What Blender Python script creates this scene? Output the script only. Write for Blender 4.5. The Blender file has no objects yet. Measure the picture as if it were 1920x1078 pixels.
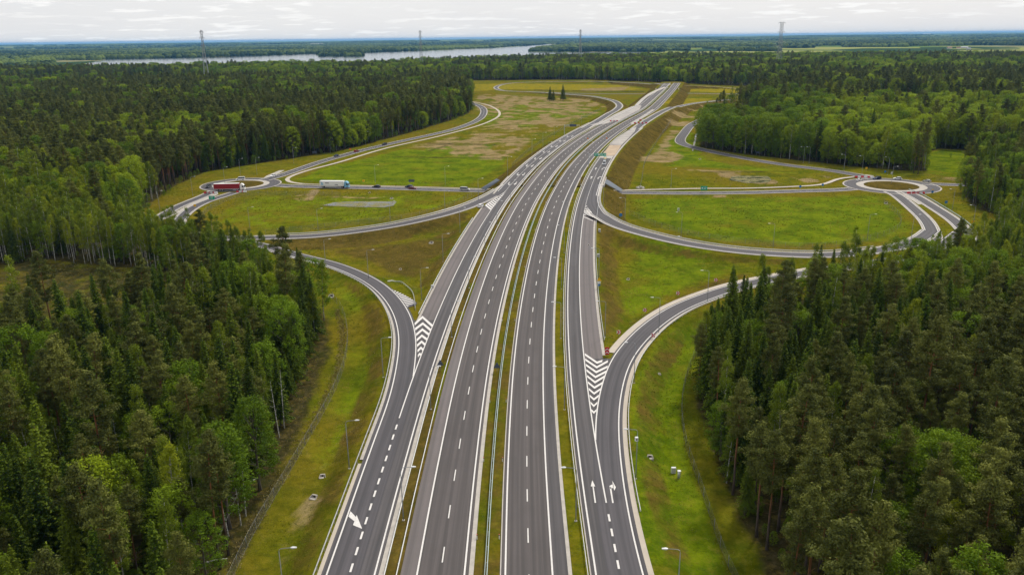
import bpy, math, random
import numpy as np
from mathutils import Vector
random.seed(7); rng = np.random.default_rng(7)
sc = bpy.context.scene
COL = sc.collection
# ------------------------------------------------------------------ camera model
F = 1493.0; CX, CY = 960.0, 539.0; H0 = 78.0
PITCH = math.atan(468 / F); ROLL = math.atan(23 / 1920)
fw = np.array([0, math.cos(PITCH), -math.sin(PITCH)]); r0 = np.array([1., 0, 0]); u0 = np.array([0, math.sin(PITCH), math.cos(PITCH)])
rt = math.cos(ROLL) * r0 - math.sin(ROLL) * u0; up = math.sin(ROLL) * r0 + math.cos(ROLL) * u0
def W(x, y, z=0.0):
    d = fw + (x - CX) / F * rt + (CY - y) / F * up
    t = (H0 - z) / -d[2]
    return np.array([d[0] * t, d[1] * t, z])
def PX(p):
    q = np.asarray(p, float) - np.array([0, 0, H0])
    dz = q @ fw
    return CX + F * (q @ rt) / dz, CY - F * (q @ up) / dz, dz
cam = bpy.data.cameras.new('Camera'); co = bpy.data.objects.new('Camera', cam); COL.objects.link(co)
cam.sensor_width = 36; cam.lens = F / 1920 * 36; cam.clip_start = 1; cam.clip_end = 200000
from mathutils import Matrix
m = Matrix(((rt[0], up[0], -fw[0], 0), (rt[1], up[1], -fw[1], 0), (rt[2], up[2], -fw[2], H0), (0, 0, 0, 1)))
co.matrix_world = m; sc.camera = co
# ------------------------------------------------------------------ noise
def _h(i, j, s):
    n = (i * 374761393 + j * 668265263 + s * 974711) & 0x7fffffff
    n = ((n ^ (n >> 13)) * 1274126177) & 0x7fffffff
    return ((n ^ (n >> 16)) & 0xffff) / 65535.0
def vn(x, y, s=0):
    x = np.asarray(x, float); y = np.asarray(y, float)
    i = np.floor(x).astype(np.int64); j = np.floor(y).astype(np.int64); u = x - i; v = y - j
    u = u * u * (3 - 2 * u); v = v * v * (3 - 2 * v)
    return (_h(i, j, s) * (1 - u) + _h(i + 1, j, s) * u) * (1 - v) + (_h(i, j + 1, s) * (1 - u) + _h(i + 1, j + 1, s) * u) * v
def fbm(x, y, s=0, o=4):
    a = 0; w = 0.5; t = 0
    for k in range(o):
        a = a + w * vn(x * 2 ** k, y * 2 ** k, s + k); t += w; w *= 0.5
    return a / t
def sstep(a, b, x):
    t = np.clip((np.asarray(x, float) - a) / (b - a), 0, 1); return t * t * (3 - 2 * t)
# ------------------------------------------------------------------ object helpers
def tag(o, label=None, cat=None, group=None, kind=None):
    if label: o['label'] = label
    if cat: o['category'] = cat
    if group: o['group'] = group
    if kind: o['kind'] = kind
    return o
def empty(name, loc, rz=0.0, label=None, cat=None, group=None):
    o = bpy.data.objects.new(name, None); COL.objects.link(o); o.location = loc; o.rotation_euler = (0, 0, rz)
    o.empty_display_size = 0.5
    return tag(o, label, cat, group)
def link(name, me, parent=None):
    o = bpy.data.objects.new(name, me); COL.objects.link(o)
    if parent is not None: o.parent = parent
    return o
def mk(name, v, f, mat=None, smooth=False, uv=None, mats=None, mi=None):
    me = bpy.data.meshes.new(name)
    me.from_pydata(v if isinstance(v, list) else v.tolist(), [], f if isinstance(f, list) else f.tolist())
    if mat: me.materials.append(mat)
    for q in mats or (): me.materials.append(q)
    if mi is not None: me.polygons.foreach_set('material_index', np.array(mi, np.int32))
    if uv is not None:
        l = me.uv_layers.new(name='UVMap'); idx = np.empty(len(me.loops), np.int32); me.loops.foreach_get('vertex_index', idx)
        l.data.foreach_set('uv', np.asarray(uv, np.float32)[idx].ravel())
    if smooth: me.polygons.foreach_set('use_smooth', np.ones(len(me.polygons), bool))
    me.update(); return me
class MB:
    def __init__(s): s.v = []; s.f = []
    def add(s, v, f):
        b = len(s.v); s.v += [tuple(map(float, q)) for q in v]; s.f += [tuple(i + b for i in q) for q in f]; return s
    def box(s, x0, x1, y0, y1, z0, z1, t=None):
        v = [(x0, y0, z0), (x1, y0, z0), (x1, y1, z0), (x0, y1, z0), (x0, y0, z1), (x1, y0, z1), (x1, y1, z1), (x0, y1, z1)]
        if t: v = [t(q) for q in v]
        return s.add(v, [(3, 2, 1, 0), (4, 5, 6, 7), (0, 1, 5, 4), (1, 2, 6, 5), (2, 3, 7, 6), (3, 0, 4, 7)])
    def bbox(s, x0, x1, y0, y1, z0, z1, b):      # box with chamfered vertical and top edges
        def ring(i, z): return [(x0 + i, y0 + b, z), (x0 + b, y0 + i, z), (x1 - b, y0 + i, z), (x1 - i, y0 + b, z), (x1 - i, y1 - b, z), (x1 - b, y1 - i, z), (x0 + b, y1 - i, z), (x0 + i, y1 - b, z)]
        R = [ring(0, z0), ring(0, z1 - b), ring(b * .9, z1)]
        return s.loft(R)
    def loft(s, rings, caps=True):
        n = len(rings[0]); v = [q for r in rings for q in r]; f = []
        for k in range(len(rings) - 1):
            for i in range(n):
                j = (i + 1) % n; f.append((k * n + i, k * n + j, (k + 1) * n + j, (k + 1) * n + i))
        if caps: f.append(tuple(range(n))[::-1]); f.append(tuple((len(rings) - 1) * n + i for i in range(n)))
        return s.add(v, f)
    def tube(s, pts, rad, n=6):
        pts = [Vector(p) for p in pts]; rings = []
        if not isinstance(rad, (list, tuple)): rad = [rad] * len(pts)
        for i, p in enumerate(pts):
            d = (pts[min(i + 1, len(pts) - 1)] - pts[max(i - 1, 0)]).normalized()
            a = d.cross(Vector((0, 0, 1)) if abs(d.z) < .9 else Vector((1, 0, 0))).normalized(); b = d.cross(a)
            rings.append([tuple(p + (a * math.cos(2 * math.pi * k / n) + b * math.sin(2 * math.pi * k / n)) * rad[i]) for k in range(n)])
        return s.loft(rings)
    def wheel(s, x, y, z, r, w, n=12):
        return s.loft([[(x + r * k * math.cos(2 * math.pi * i / n), yy, z + r * k * math.sin(2 * math.pi * i / n)) for i in range(n)] for yy, k in ((y - w / 2, .85), (y - w / 2 + .03, 1), (y + w / 2 - .03, 1), (y + w / 2, .85))])
    def me(s, name, mat, smooth=False): return mk(name, s.v, s.f, mat, smooth)
    def obj(s, name, mat, parent=None, smooth=False): return link(name, s.me(name, mat, smooth), parent)
# ------------------------------------------------------------------ materials
class NT:
    def __init__(s, name):
        s.m = bpy.data.materials.new(name); s.m.use_nodes = True; s.n = s.m.node_tree.nodes; s.l = s.m.node_tree.links
        s.bsdf = s.n['Principled BSDF']; s.out = s.n['Material Output']; s.c = None
    def new(s, t, **k):
        n = s.n.new(t)
        for a, b in k.items(): setattr(n, a, b)
        return n
    def put(s, sock, val):
        if isinstance(val, bpy.types.NodeSocket): s.l.new(val, sock)
        elif isinstance(val, (tuple, list)): sock.default_value = tuple(val) + ((1,) if len(val) == 3 and len(sock.default_value) == 4 else ())
        else: sock.default_value = val
    def pos(s): return s.new('ShaderNodeNewGeometry').outputs['Position']
    def mapv(s, vec, scale):
        n = s.new('ShaderNodeMapping'); s.l.new(vec, n.inputs['Vector']); n.inputs['Scale'].default_value = scale; return n.outputs[0]
    def noise(s, vec, scale, detail=4, rough=.6, dist=0):
        n = s.new('ShaderNodeTexNoise'); s.l.new(vec, n.inputs['Vector'])
        n.inputs['Scale'].default_value = scale; n.inputs['Detail'].default_value = detail; n.inputs['Roughness'].default_value = rough; n.inputs['Distortion'].default_value = dist
        return n.outputs['Fac']
    def ramp(s, fac, lo, hi):
        n = s.new('ShaderNodeMapRange', interpolation_type='SMOOTHSTEP'); s.l.new(fac, n.inputs[0]); n.inputs[1].default_value = lo; n.inputs[2].default_value = hi; return n.outputs[0]
    def mix(s, fac, a, b, mode='MIX'):
        n = s.new('ShaderNodeMix', data_type='RGBA', blend_type=mode); s.put(n.inputs[0], fac); s.put(n.inputs[6], a); s.put(n.inputs[7], b); return n.outputs[2]
    def math(s, op, a, b=0.0):
        n = s.new('ShaderNodeMath', operation=op); s.put(n.inputs[0], a); s.put(n.inputs[1], b); return n.outputs[0]
    def attr(s, name):
        return s.new('ShaderNodeAttribute', attribute_name=name).outputs['Fac']
    def bump(s, h, strength, dist):
        n = s.new('ShaderNodeBump'); s.l.new(h, n.inputs['Height']); n.inputs['Strength'].default_value = strength; n.inputs['Distance'].default_value = dist; s.l.new(n.outputs[0], s.bsdf.inputs['Normal'])
    def done(s, col=None, rough=.8, spec=.3, metal=0):
        if col is not None: s.put(s.bsdf.inputs['Base Color'], col)
        s.put(s.bsdf.inputs['Roughness'], rough); s.bsdf.inputs['Specular IOR Level'].default_value = spec; s.bsdf.inputs['Metallic'].default_value = metal
        return s.m
def plain(name, col, rough=.6, spec=.4, metal=0, var=.12, scale=1.5):
    t = NT(name); n = t.noise(t.new('ShaderNodeTexCoord').outputs['Object'], scale, 5, .65)
    c = t.mix(n, tuple(q * (1 - var) for q in col), tuple(min(1, q * (1 + var)) for q in col))
    return t.done(c, rough, spec, metal)
def asphalt(name, col, streak=.25, warm=(1.04, 1, 1)):
    t = NT(name); uv = t.new('ShaderNodeTexCoord').outputs['UV']; p = t.pos()
    a = t.noise(t.mapv(uv, (1.6, .012, 1)), 1.0, 4, .6)       # wheel tracks run along the road
    b = t.noise(t.mapv(uv, (.35, .02, 1)), 1.0, 3, .5)
    c = t.noise(p, .09, 5, .65); d = t.noise(p, 2.2, 3, .7); e = t.noise(t.mapv(uv, (9, .12, 1)), 1, 2, .6)
    base = t.mix(t.ramp(a, .3, .72), tuple(q * (1 - streak) for q in col), tuple(q * (1 + streak) * w for q, w in zip(col, warm)))
    base = t.mix(t.math('MULTIPLY', t.ramp(b, .4, .7), .4), base, tuple(q * 1.25 * w for q, w in zip(col, warm)))
    base = t.mix(t.math('MULTIPLY', t.ramp(c, .45, .75), .35), base, tuple(q * .72 for q in col))
    base = t.mix(t.math('MULTIPLY', t.ramp(e, .55, .8), .25), base, tuple(q * 1.35 for q in col))
    sx = t.new('ShaderNodeSeparateXYZ'); t.l.new(uv, sx.inputs[0]); tr = t.math('SINE', t.math('ADD', t.math('MULTIPLY', sx.outputs[0], 3.49), t.math('MULTIPLY', b, 2.2)))
    base = t.mix(t.math('MULTIPLY', t.ramp(tr, .1, 1), .5), base, tuple(q * .66 for q in col))
    pt = t.noise(t.mapv(uv, (.09, .018, 1)), 1.0, 1, .3); base = t.mix(t.math('MULTIPLY', t.ramp(pt, .62, .64), .22), base, tuple(q * 1.3 for q in col))
    base = t.mix(t.math('MULTIPLY', d, .22), base, tuple(q * .6 for q in col))
    return t.done(base, .82, .25)
M = {}
M['asphalt'] = asphalt('asphalt_main', (.086, .078, .078), .26)
M['asphalt_shoulder'] = asphalt('asphalt_shoulder', (.138, .124, .124), .1)
M['asphalt_collector'] = asphalt('asphalt_collector', (.083, .079, .083), .3)
M['asphalt_ramp'] = asphalt('asphalt_ramp', (.08, .077, .085), .26)
M['paint'] = plain('white_paint', (.62, .6, .585), .6, .3, 0, .26, 2.2)
M['concrete'] = plain('concrete', (.42, .39, .36), .85, .2, 0, .25, .6)
M['kerb'] = plain('pale_concrete', (.4, .37, .335), .85, .2, 0, .38, .7)
M['footpath'] = plain('footpath_paving', (.44, .39, .33), .9, .2, 0, .2, .3)
M['galv'] = plain('galvanised_steel', (.5, .52, .54), .42, .5, .55, .15, 2)
M['lamp_metal'] = plain('lamp_steel', (.2, .215, .23), .5, .4, .3, .1, 2)
M['lamp_head'] = plain('lamp_head_grey', (.62, .63, .64), .4, .5, .1, .05, 2)
M['white'] = plain('white_lacquer', (.78, .78, .78), .3, .5, 0, .04, 1)
M['silver'] = plain('silver_lacquer', (.5, .5, .52), .3, .5, .3, .04, 1)
M['black'] = plain('black_lacquer', (.012, .013, .016), .25, .5, 0, .04, 1)
M['navy'] = plain('navy_lacquer', (.015, .025, .07), .25, .5, 0, .04, 1)
M['red'] = plain('red_lacquer', (.3, .018, .02), .3, .5, 0, .05, 1)
M['darkred'] = plain('dark_red_lacquer', (.16, .02, .025), .3, .5, 0, .05, 1)
M['tarpaulin'] = plain('red_tarpaulin', (.27, .012, .02), .55, .3, 0, .12, .5)
M['cabblue'] = plain('light_blue_lacquer', (.18, .42, .62), .3, .5, 0, .04, 1)
M['glass'] = plain('vehicle_glass', (.02, .025, .03), .08, .6, 0, .05, 1)
M['rubber'] = plain('tyre_rubber', (.02, .02, .02), .85, .2, 0, .1, 3)
M['rim'] = plain('wheel_rim', (.4, .4, .42), .35, .5, .6, .1, 3)
M['headlight'] = plain('headlight_lens', (.75, .77, .8), .15, .6, 0, .03, 3)
M['taillight'] = plain('taillight_lens', (.4, .01, .01), .2, .5, 0, .03, 3)
M['signred'] = plain('sign_red', (.55, .02, .035), .5, .4, 0, .04, 3)
M['signwhite'] = plain('sign_white', (.75, .75, .75), .5, .4, 0, .04, 3)
M['signgreen'] = plain('sign_green', (.0, .33, .2), .5, .4, 0, .05, 3)
M['signblue'] = plain('sign_blue', (.02, .17, .5), .5, .4, 0, .05, 3)
M['signyellow'] = plain('sign_yellow', (.75, .42, .01), .5, .4, 0, .05, 3)
M['signorange'] = plain('sign_orange', (.75, .2, .02), .5, .4, 0, .05, 3)
M['signback'] = plain('sign_back_grey', (.07, .085, .13), .5, .4, .2, .08, 3)
M['yellow'] = plain('machine_yellow', (.6, .36, .03), .45, .4, 0, .06, 2)
M['dark'] = plain('near_black', (.012, .012, .012), .9, .1, 0, .1, 2)
M['stone'] = plain('slope_stone_paving', (.15, .17, .2), .85, .2, 0, .3, .8)
M['lattice'] = plain('lattice_steel', (.3, .31, .32), .5, .5, .4, .1, .5)
M['plaster'] = plain('house_plaster', (.6, .58, .54), .9, .2, 0, .08, .3)
M['rooftile'] = plain('red_roof_tile', (.3, .1, .06), .8, .2, 0, .15, .5)
M['hgrey'] = plain('grey_sheet_roof', (.3, .31, .33), .6, .3, 0, .1, .5)
def netting():
    t = NT('wire_netting'); t.done((.2, .22, .22), .5, .4, .4)
    tr = t.new('ShaderNodeBsdfTransparent'); mx = t.new('ShaderNodeMixShader'); mx.inputs[0].default_value = .17
    t.l.new(tr.outputs[0], mx.inputs[1]); t.l.new(t.bsdf.outputs[0], mx.inputs[2]); t.l.new(mx.outputs[0], t.out.inputs['Surface']); return t.m
M['netting'] = netting()
def gravel(name, col, dark):
    t = NT(name); p = t.pos(); a = t.noise(p, .12, 6, .7); b = t.noise(p, 1.1, 4, .7)
    c = t.mix(t.ramp(a, .35, .68), dark, col); c = t.mix(t.math('MULTIPLY', b, .5), c, tuple(q * .7 for q in col)); return t.done(c, .95, .15)
M['gravel'] = gravel('grey_gravel', (.46, .43, .4), (.3, .28, .27))
M['sand'] = gravel('sand_bed', (.5, .39, .28), (.38, .29, .21))
def water(name, col, rough, murk):
    t = NT(name); p = t.pos(); n = t.noise(p, .35, 3, .6); t.bump(n, .12, .3)
    return t.done(col, rough, .5)
M['lake'] = water('lake_water', (.03, .045, .06), .12, 0)
def pondmat():
    t = NT('pond_water'); p = t.pos(); n = t.noise(t.mapv(p, (.5, 1.6, 1)), .22, 6, .75); q = t.ramp(n, .47, .5)
    c = t.mix(q, (.02, .026, .026), (.15, .135, .03)); r = t.math('MULTIPLY', q, .85); r = t.math('ADD', r, .06)
    t.put(t.bsdf.inputs['Roughness'], r); m = t.done(c, r, .5); return m
M['pond'] = pondmat()
def ground_mat():
    t = NT('meadow_ground'); p = t.pos()
    big = t.noise(p, .018, 5, .6); mid = t.noise(p, .09, 6, .68, .4); fine = t.noise(p, .9, 5, .75); tuft = t.noise(p, 3.2, 3, .7)
    g = t.mix(t.ramp(mid, .36, .66), (.07, .09, .004), (.15, .142, .007))
    g = t.mix(t.math('MULTIPLY', t.ramp(big, .4, .6), .75), g, (.15, .112, .010))
    g = t.mix(t.math('MULTIPLY', t.ramp(fine, .5, .8), .6), g, (.04, .062, .006))
    lush = t.mix(t.ramp(mid, .3, .7), (.056, .098, .003), (.15, .192, .005)); lush = t.mix(t.math('MULTIPLY', t.ramp(t.noise(p, .055, 6, .7), .52, .66), .6), lush, (.15, .115, .014)); lush = t.mix(t.math('MULTIPLY', t.ramp(fine, .45, .75), .4), lush, (.05, .08, .008))
    dry = t.mix(t.ramp(mid, .3, .68), (.062, .044, .011), (.118, .082, .018)); dry = t.mix(t.math('MULTIPLY', t.ramp(fine, .42, .72), .45), dry, (.06, .062, .01))
    soil = t.mix(t.ramp(mid, .3, .7), (.17, .12, .05), (.3, .225, .115)); soil = t.mix(t.math('MULTIPLY', t.ramp(fine, .5, .75), .5), soil, (.13, .12, .035))
    gold = t.mix(t.ramp(mid, .3, .7), (.16, .15, .01), (.26, .2, .012))
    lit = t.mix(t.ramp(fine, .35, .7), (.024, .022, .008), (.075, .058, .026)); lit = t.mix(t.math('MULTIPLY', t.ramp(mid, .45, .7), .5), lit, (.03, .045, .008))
    w = t.math('MULTIPLY', t.math('SUBTRACT', mid, .5), 1.5)
    def zone(base, name, col):
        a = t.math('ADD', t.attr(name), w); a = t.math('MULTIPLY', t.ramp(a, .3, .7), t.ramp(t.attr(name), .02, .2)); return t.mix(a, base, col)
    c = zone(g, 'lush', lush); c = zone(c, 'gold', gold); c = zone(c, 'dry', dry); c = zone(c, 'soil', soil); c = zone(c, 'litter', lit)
    rough = t.noise(p, .36, 5, .8); c = t.mix(t.math('MULTIPLY', t.ramp(rough, .47, .66), .75), c, t.mix(.6, c, (.026, .036, .003)))
    c = t.mix(t.math('MULTIPLY', t.ramp(rough, .5, .34), .5), c, t.mix(.5, c, (.26, .2, .03)))
    c = t.mix(t.math('MULTIPLY', t.ramp(tuft, .45, .8), .35), c, t.mix(.55, c, (.02, .022, .004)))
    # far countryside: a patchwork of fields
    v = t.new('ShaderNodeTexVoronoi'); t.l.new(t.mapv(p, (.0022, .0013, 1)), v.inputs['Vector']); v.inputs['Scale'].default_value = 1
    sp = t.new('ShaderNodeSeparateColor'); t.l.new(v.outputs['Color'], sp.inputs[0])
    fld = t.mix(t.ramp(sp.outputs[0], .2, .8), (.1, .15, .025), (.24, .25, .07)); fld = t.mix(t.ramp(sp.outputs[1], .84, .9), fld, (.2, .19, .09))
    fld = t.mix(t.ramp(sp.outputs[2], .5, .7), fld, (.035, .06, .018))
    c = t.mix(t.attr('far'), c, fld)
    t.bump(t.math('ADD', fine, tuft), .5, .25)
    return t.done(c, .95, 0.0)
M['ground'] = ground_mat()
def leafmat(name, lo, hi, tip, trans=.28):
    t = NT(name); tint = t.attr('tint'); oi = t.new('ShaderNodeObjectInfo').outputs['Random']
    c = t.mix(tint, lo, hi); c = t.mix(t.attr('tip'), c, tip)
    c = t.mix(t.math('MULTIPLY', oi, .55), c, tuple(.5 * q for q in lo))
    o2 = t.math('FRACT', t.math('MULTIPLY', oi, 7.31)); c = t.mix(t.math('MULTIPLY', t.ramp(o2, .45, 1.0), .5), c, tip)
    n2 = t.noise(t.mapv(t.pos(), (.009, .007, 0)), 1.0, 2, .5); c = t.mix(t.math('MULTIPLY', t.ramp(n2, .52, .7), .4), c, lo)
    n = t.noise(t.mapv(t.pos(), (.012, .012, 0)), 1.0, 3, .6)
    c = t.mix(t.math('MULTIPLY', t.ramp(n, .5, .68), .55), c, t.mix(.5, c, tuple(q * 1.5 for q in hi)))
    t.done(c, .75, .12)
    tr = t.new('ShaderNodeBsdfTranslucent'); t.l.new(t.mix(.35, c, (.12, .16, .01)), tr.inputs['Color'])
    mx = t.new('ShaderNodeMixShader'); mx.inputs[0].default_value = trans
    t.l.new(t.bsdf.outputs[0], mx.inputs[1]); t.l.new(tr.outputs[0], mx.inputs[2]); t.l.new(mx.outputs[0], t.out.inputs['Surface']); return t.m
M['pine'] = leafmat('pine_needles', (.04, .053, .013), (.155, .172, .034), (.24, .25, .045), .22)
M['spruce'] = leafmat('spruce_needles', (.016, .04, .004), (.068, .138, .009), (.21, .27, .016), .22)
M['birch'] = leafmat('birch_leaves', (.09, .145, .008), (.2, .26, .015), (.25, .3, .02), .36)
M['broadleaf'] = leafmat('broad_leaves', (.07, .14, .005), (.17, .28, .01), (.24, .32, .014), .36)
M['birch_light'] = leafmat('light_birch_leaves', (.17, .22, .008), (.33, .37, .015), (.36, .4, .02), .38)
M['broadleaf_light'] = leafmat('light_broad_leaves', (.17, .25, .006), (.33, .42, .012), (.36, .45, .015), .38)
def bark(name, lo, hi, sc_=(3, 3, .6)):
    t = NT(name); n = t.noise(t.mapv(t.new('ShaderNodeTexCoord').outputs['Object'], sc_), 1.0, 5, .7); return t.done(t.mix(t.ramp(n, .35, .65), lo, hi), .9, .1)
def pinebark():
    t = NT('pine_bark'); o = t.new('ShaderNodeTexCoord').outputs['Object']; n = t.noise(t.mapv(o, (4, 4, .9)), 1.0, 5, .7)
    sp = t.new('ShaderNodeSeparateXYZ'); t.l.new(o, sp.inputs[0]); h = t.ramp(sp.outputs[2], 4, 11)
    c = t.mix(t.ramp(n, .3, .7), t.mix(h, (.05, .04, .035), (.15, .065, .025)), t.mix(h, (.11, .085, .07), (.27, .125, .055))); return t.done(c, .9, .1)
M['pinebark'] = pinebark()
M['sprucebark'] = bark('spruce_bark', (.05, .04, .032), (.11, .09, .075))
M['birchbark'] = bark('birch_bark', (.1, .1, .09), (.62, .6, .55), (2, 2, 3))
M['broadbark'] = bark('grey_bark', (.06, .052, .042), (.15, .13, .11))
# ------------------------------------------------------------------ heights of the roads
ZY = np.array([0, 140, 190, 275, 360, 450, 560, 700, 1400, 9e4]); ZV = np.array([0, 0, 1.2, 3.4, 5.3, 6.4, 6.8, 6.8, 6.5, 6.5])
def zmain(Y): return np.interp(Y, ZY, ZV)
def Wm(x, y):
    z = 0.0
    for _ in range(12): z = float(zmain(W(x, y, z)[1]))
    return W(x, y, z)
# ------------------------------------------------------------------ highway alignment, fitted to the measured kerbs and lines
MEAS = {0: [(912.6, 1078), (915.6, 1020), (927.3, 840), (944.6, 660), (957, 586.8), (972.8, 510), (987, 456.9), (1007, 400.1), (1037, 341), (1055.3, 316.4), (1077.8, 291.4), (1105.4, 265.1), (1132.9, 246.3), (1165.2, 227.7), (1200.2, 210.1), (1222.8, 192.6), (1246.6, 171.3), (1254, 163.5)],
 -10.65: [(782.5, 1078), (792.8, 1020), (827.3, 840), (865.6, 665), (917.3, 500), (1001.2, 340), (1029, 305.2), (1075.3, 266.3), (1132.7, 233.2)],
 -3.45: [(871, 1078), (876.3, 1020), (894.8, 840), (919.5, 665), (957, 500), (1027.9, 340), (1042.7, 320.2), (1072.8, 287.6), (1104.1, 262.6), (1155.5, 231.3), (1202.7, 206.4)],
 2.85: [(946, 1078), (948.1, 1020), (954, 840), (965.7, 665), (990.1, 500), (1048.8, 340), (1055.3, 332.7), (1080.3, 300.1), (1117.9, 265.1), (1165.2, 231.4), (1202.7, 212.6)],
 10.05: [(1035.2, 1078), (1021.4, 840), (1018, 740), (1018.6, 665), (1029.7, 500), (1074.7, 340), (1082.8, 325.2), (1117.9, 282.6), (1153, 255.1)]}
mp = np.array([Wm(*q) for q in MEAS[0]])
YS = np.concatenate([np.arange(40, 700, 2.0), np.arange(700, 1330, 4.0)])
def fit(X, Y, w=1.0):
    out = []
    for y in YS:
        sg = .07 * y + 14; k = np.exp(-.5 * ((Y - y) / sg) ** 2) + 1e-9; d = (Y - y) / sg
        A = np.stack([np.ones_like(d), d, d * d], 1); AW = A * k[:, None]
        out.append(np.linalg.solve(A.T @ AW + np.diag([0, 1e-7, 1e-5]), AW.T @ X)[0])
    return np.array(out)
xm = fit(mp[:, 0], mp[:, 1])
for it in range(2):
    sl = np.gradient(xm, YS); PXs = []; PYs = []
    for off, pts in MEAS.items():
        for q in pts:
            a = Wm(*q); s = np.interp(a[1], YS, sl); PXs.append(a[0] - off * math.sqrt(1 + s * s)); PYs.append(a[1])
    xm = fit(np.array(PXs), np.array(PYs))
sl = np.gradient(xm, YS); nrm = np.sqrt(1 + sl * sl)
ARC = np.concatenate([[0], np.cumsum(np.hypot(np.diff(xm), np.diff(YS)))])
def cor(y, off, dz=0.0):         # point beside the highway axis
    s = np.interp(y, YS, nrm); return (float(np.interp(y, YS, xm) + off * s), float(y), float(zmain(y) + dz))
def offof(x, y): return (x - np.interp(y, YS, xm)) / np.interp(y, YS, nrm)
def corstrip(o0, o1, y0, y1, dz, mat, name, parent=None, kind='structure', skirt=0):
    ys = YS[(YS > y0) & (YS < y1)]; ys = np.concatenate([[y0], ys, [y1]])
    f0 = o0 if callable(o0) else (lambda y: o0); f1 = o1 if callable(o1) else (lambda y: o1)
    v = []; uv = []; f = []
    for y in ys:
        a = np.interp(y, YS, ARC)
        for o in (f0(y), f1(y)): v.append(cor(y, o, dz)); uv.append((o, a))
    for i in range(len(ys) - 1): f.append((2 * i, 2 * i + 1, 2 * i + 3, 2 * i + 2))
    o = link(name, mk(name, v, f, mat, uv=uv), parent)
    if parent is None: tag(o, kind=kind)
    return o
def dashes(off, y0, y1, L, G, w, dz, name, mat, parent, phase=0.0):
    a0 = np.interp(y0, YS, ARC); a1 = np.interp(y1, YS, ARC); v = []; f = []; a = a0 + phase
    while a + L < a1:
        y = [np.interp(q, ARC, YS) for q in (a, a + L)]; b = len(v)
        v += [cor(y[0], off - w / 2, dz), cor(y[0], off + w / 2, dz), cor(y[1], off + w / 2, dz), cor(y[1], off - w / 2, dz)]; f.append((b, b + 1, b + 2, b + 3)); a += L + G
    return link(name, mk(name, v, f, mat), parent)
# ------------------------------------------------------------------ other paths (measured on the photograph, put on the ground at their own height)
def smooth_path(P, step=1.5, win=9, closed=False):
    P = np.asarray(P, float); n = len(P); out = []
    Q = np.vstack([P[-1], P, P[0], P[1]]) if closed else np.vstack([2 * P[0] - P[1], P, 2 * P[-1] - P[-2]])
    for i in range(n if closed else n - 1):
        p0, p1, p2, p3 = Q[i], Q[i + 1], Q[i + 2], Q[i + 3]; k = max(2, int(np.hypot(*(p2 - p1)[:2]) / step))
        for j in range(k):
            t = j / k; out.append(.5 * (2 * p1 + (p2 - p0) * t + (2 * p0 - 5 * p1 + 4 * p2 - p3) * t * t + (3 * p1 - p0 - 3 * p2 + p3) * t ** 3))
    if not closed: out.append(P[-1])
    out = np.array(out)
    # even spacing
    s = np.concatenate([[0], np.cumsum(np.hypot(*np.diff(out, axis=0)[:, :2].T))]); k = max(2, int(s[-1] / step))
    g = np.linspace(0, s[-1], k + 1); out = np.stack([np.interp(g, s, out[:, i]) for i in range(3)], 1)
    for _ in range(3):
        pad = np.vstack([2 * out[0] - out[win:0:-1], out, 2 * out[-1] - out[-2:-win - 2:-1]]) if not closed else np.vstack([out[-win:], out, out[:win]])
        ker = np.ones(win) / win; h = win // 2
        out = np.stack([np.convolve(pad[:, i], ker, 'same')[win:win + len(out)] for i in range(3)], 1)
    return out
def norms(P):
    d = np.gradient(P[:, :2], axis=0); d /= np.hypot(d[:, 0], d[:, 1])[:, None] + 1e-9
    return np.stack([d[:, 1], -d[:, 0]], 1), d          # to the right of the direction of travel
def shift(P, off):
    n, _ = norms(P); Q = P.copy(); o = np.broadcast_to(off, len(P)); Q[:, :2] += n * o[:, None]; return Q
def ribbon(P, o0, o1, dz, mat, name, parent=None, kind='structure', i0=0, i1=None):
    n, _ = norms(P); s = np.concatenate([[0], np.cumsum(np.hypot(*np.diff(P, axis=0)[:, :2].T))])
    o0 = np.broadcast_to(o0, len(P)); o1 = np.broadcast_to(o1, len(P)); sl_ = slice(i0, i1)
    A = np.column_stack([P[:, :2] + n * o0[:, None], P[:, 2] + dz])[sl_]; B = np.column_stack([P[:, :2] + n * o1[:, None], P[:, 2] + dz])[sl_]
    k = len(A); v = np.empty((2 * k, 3)); v[0::2] = A; v[1::2] = B; uv = np.empty((2 * k, 2)); uv[0::2, 0] = o0[sl_]; uv[1::2, 0] = o1[sl_]; uv[0::2, 1] = uv[1::2, 1] = s[sl_]
    f = [(2 * i, 2 * i + 1, 2 * i + 3, 2 * i + 2) for i in range(k - 1)]
    o = link(name, mk(name, v, f, mat, uv=uv), parent)
    if parent is None: tag(o, kind=kind)
    return o
def pdash(P, off, L, G, w, dz, name, mat, parent, i0=0, i1=None):
    Q = shift(P, off)[i0:i1]; s = np.concatenate([[0], np.cumsum(np.hypot(*np.diff(Q, axis=0)[:, :2].T))]); n, _ = norms(Q); v = []; f = []; a = 1.0
    while a + L < s[-1]:
        b = len(v)
        for q, sg in ((a, -1), (a, 1), (a + L, 1), (a + L, -1)):
            p = np.array([np.interp(q, s, Q[:, i]) for i in range(3)]); nn = np.array([np.interp(q, s, n[:, i]) for i in range(2)]); p[:2] += nn * sg * w / 2; p[2] += dz; v.append(tuple(p))
        f.append((b, b + 1, b + 2, b + 3)); a += L + G
    return link(name, mk(name, v, f, mat), parent)
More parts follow.
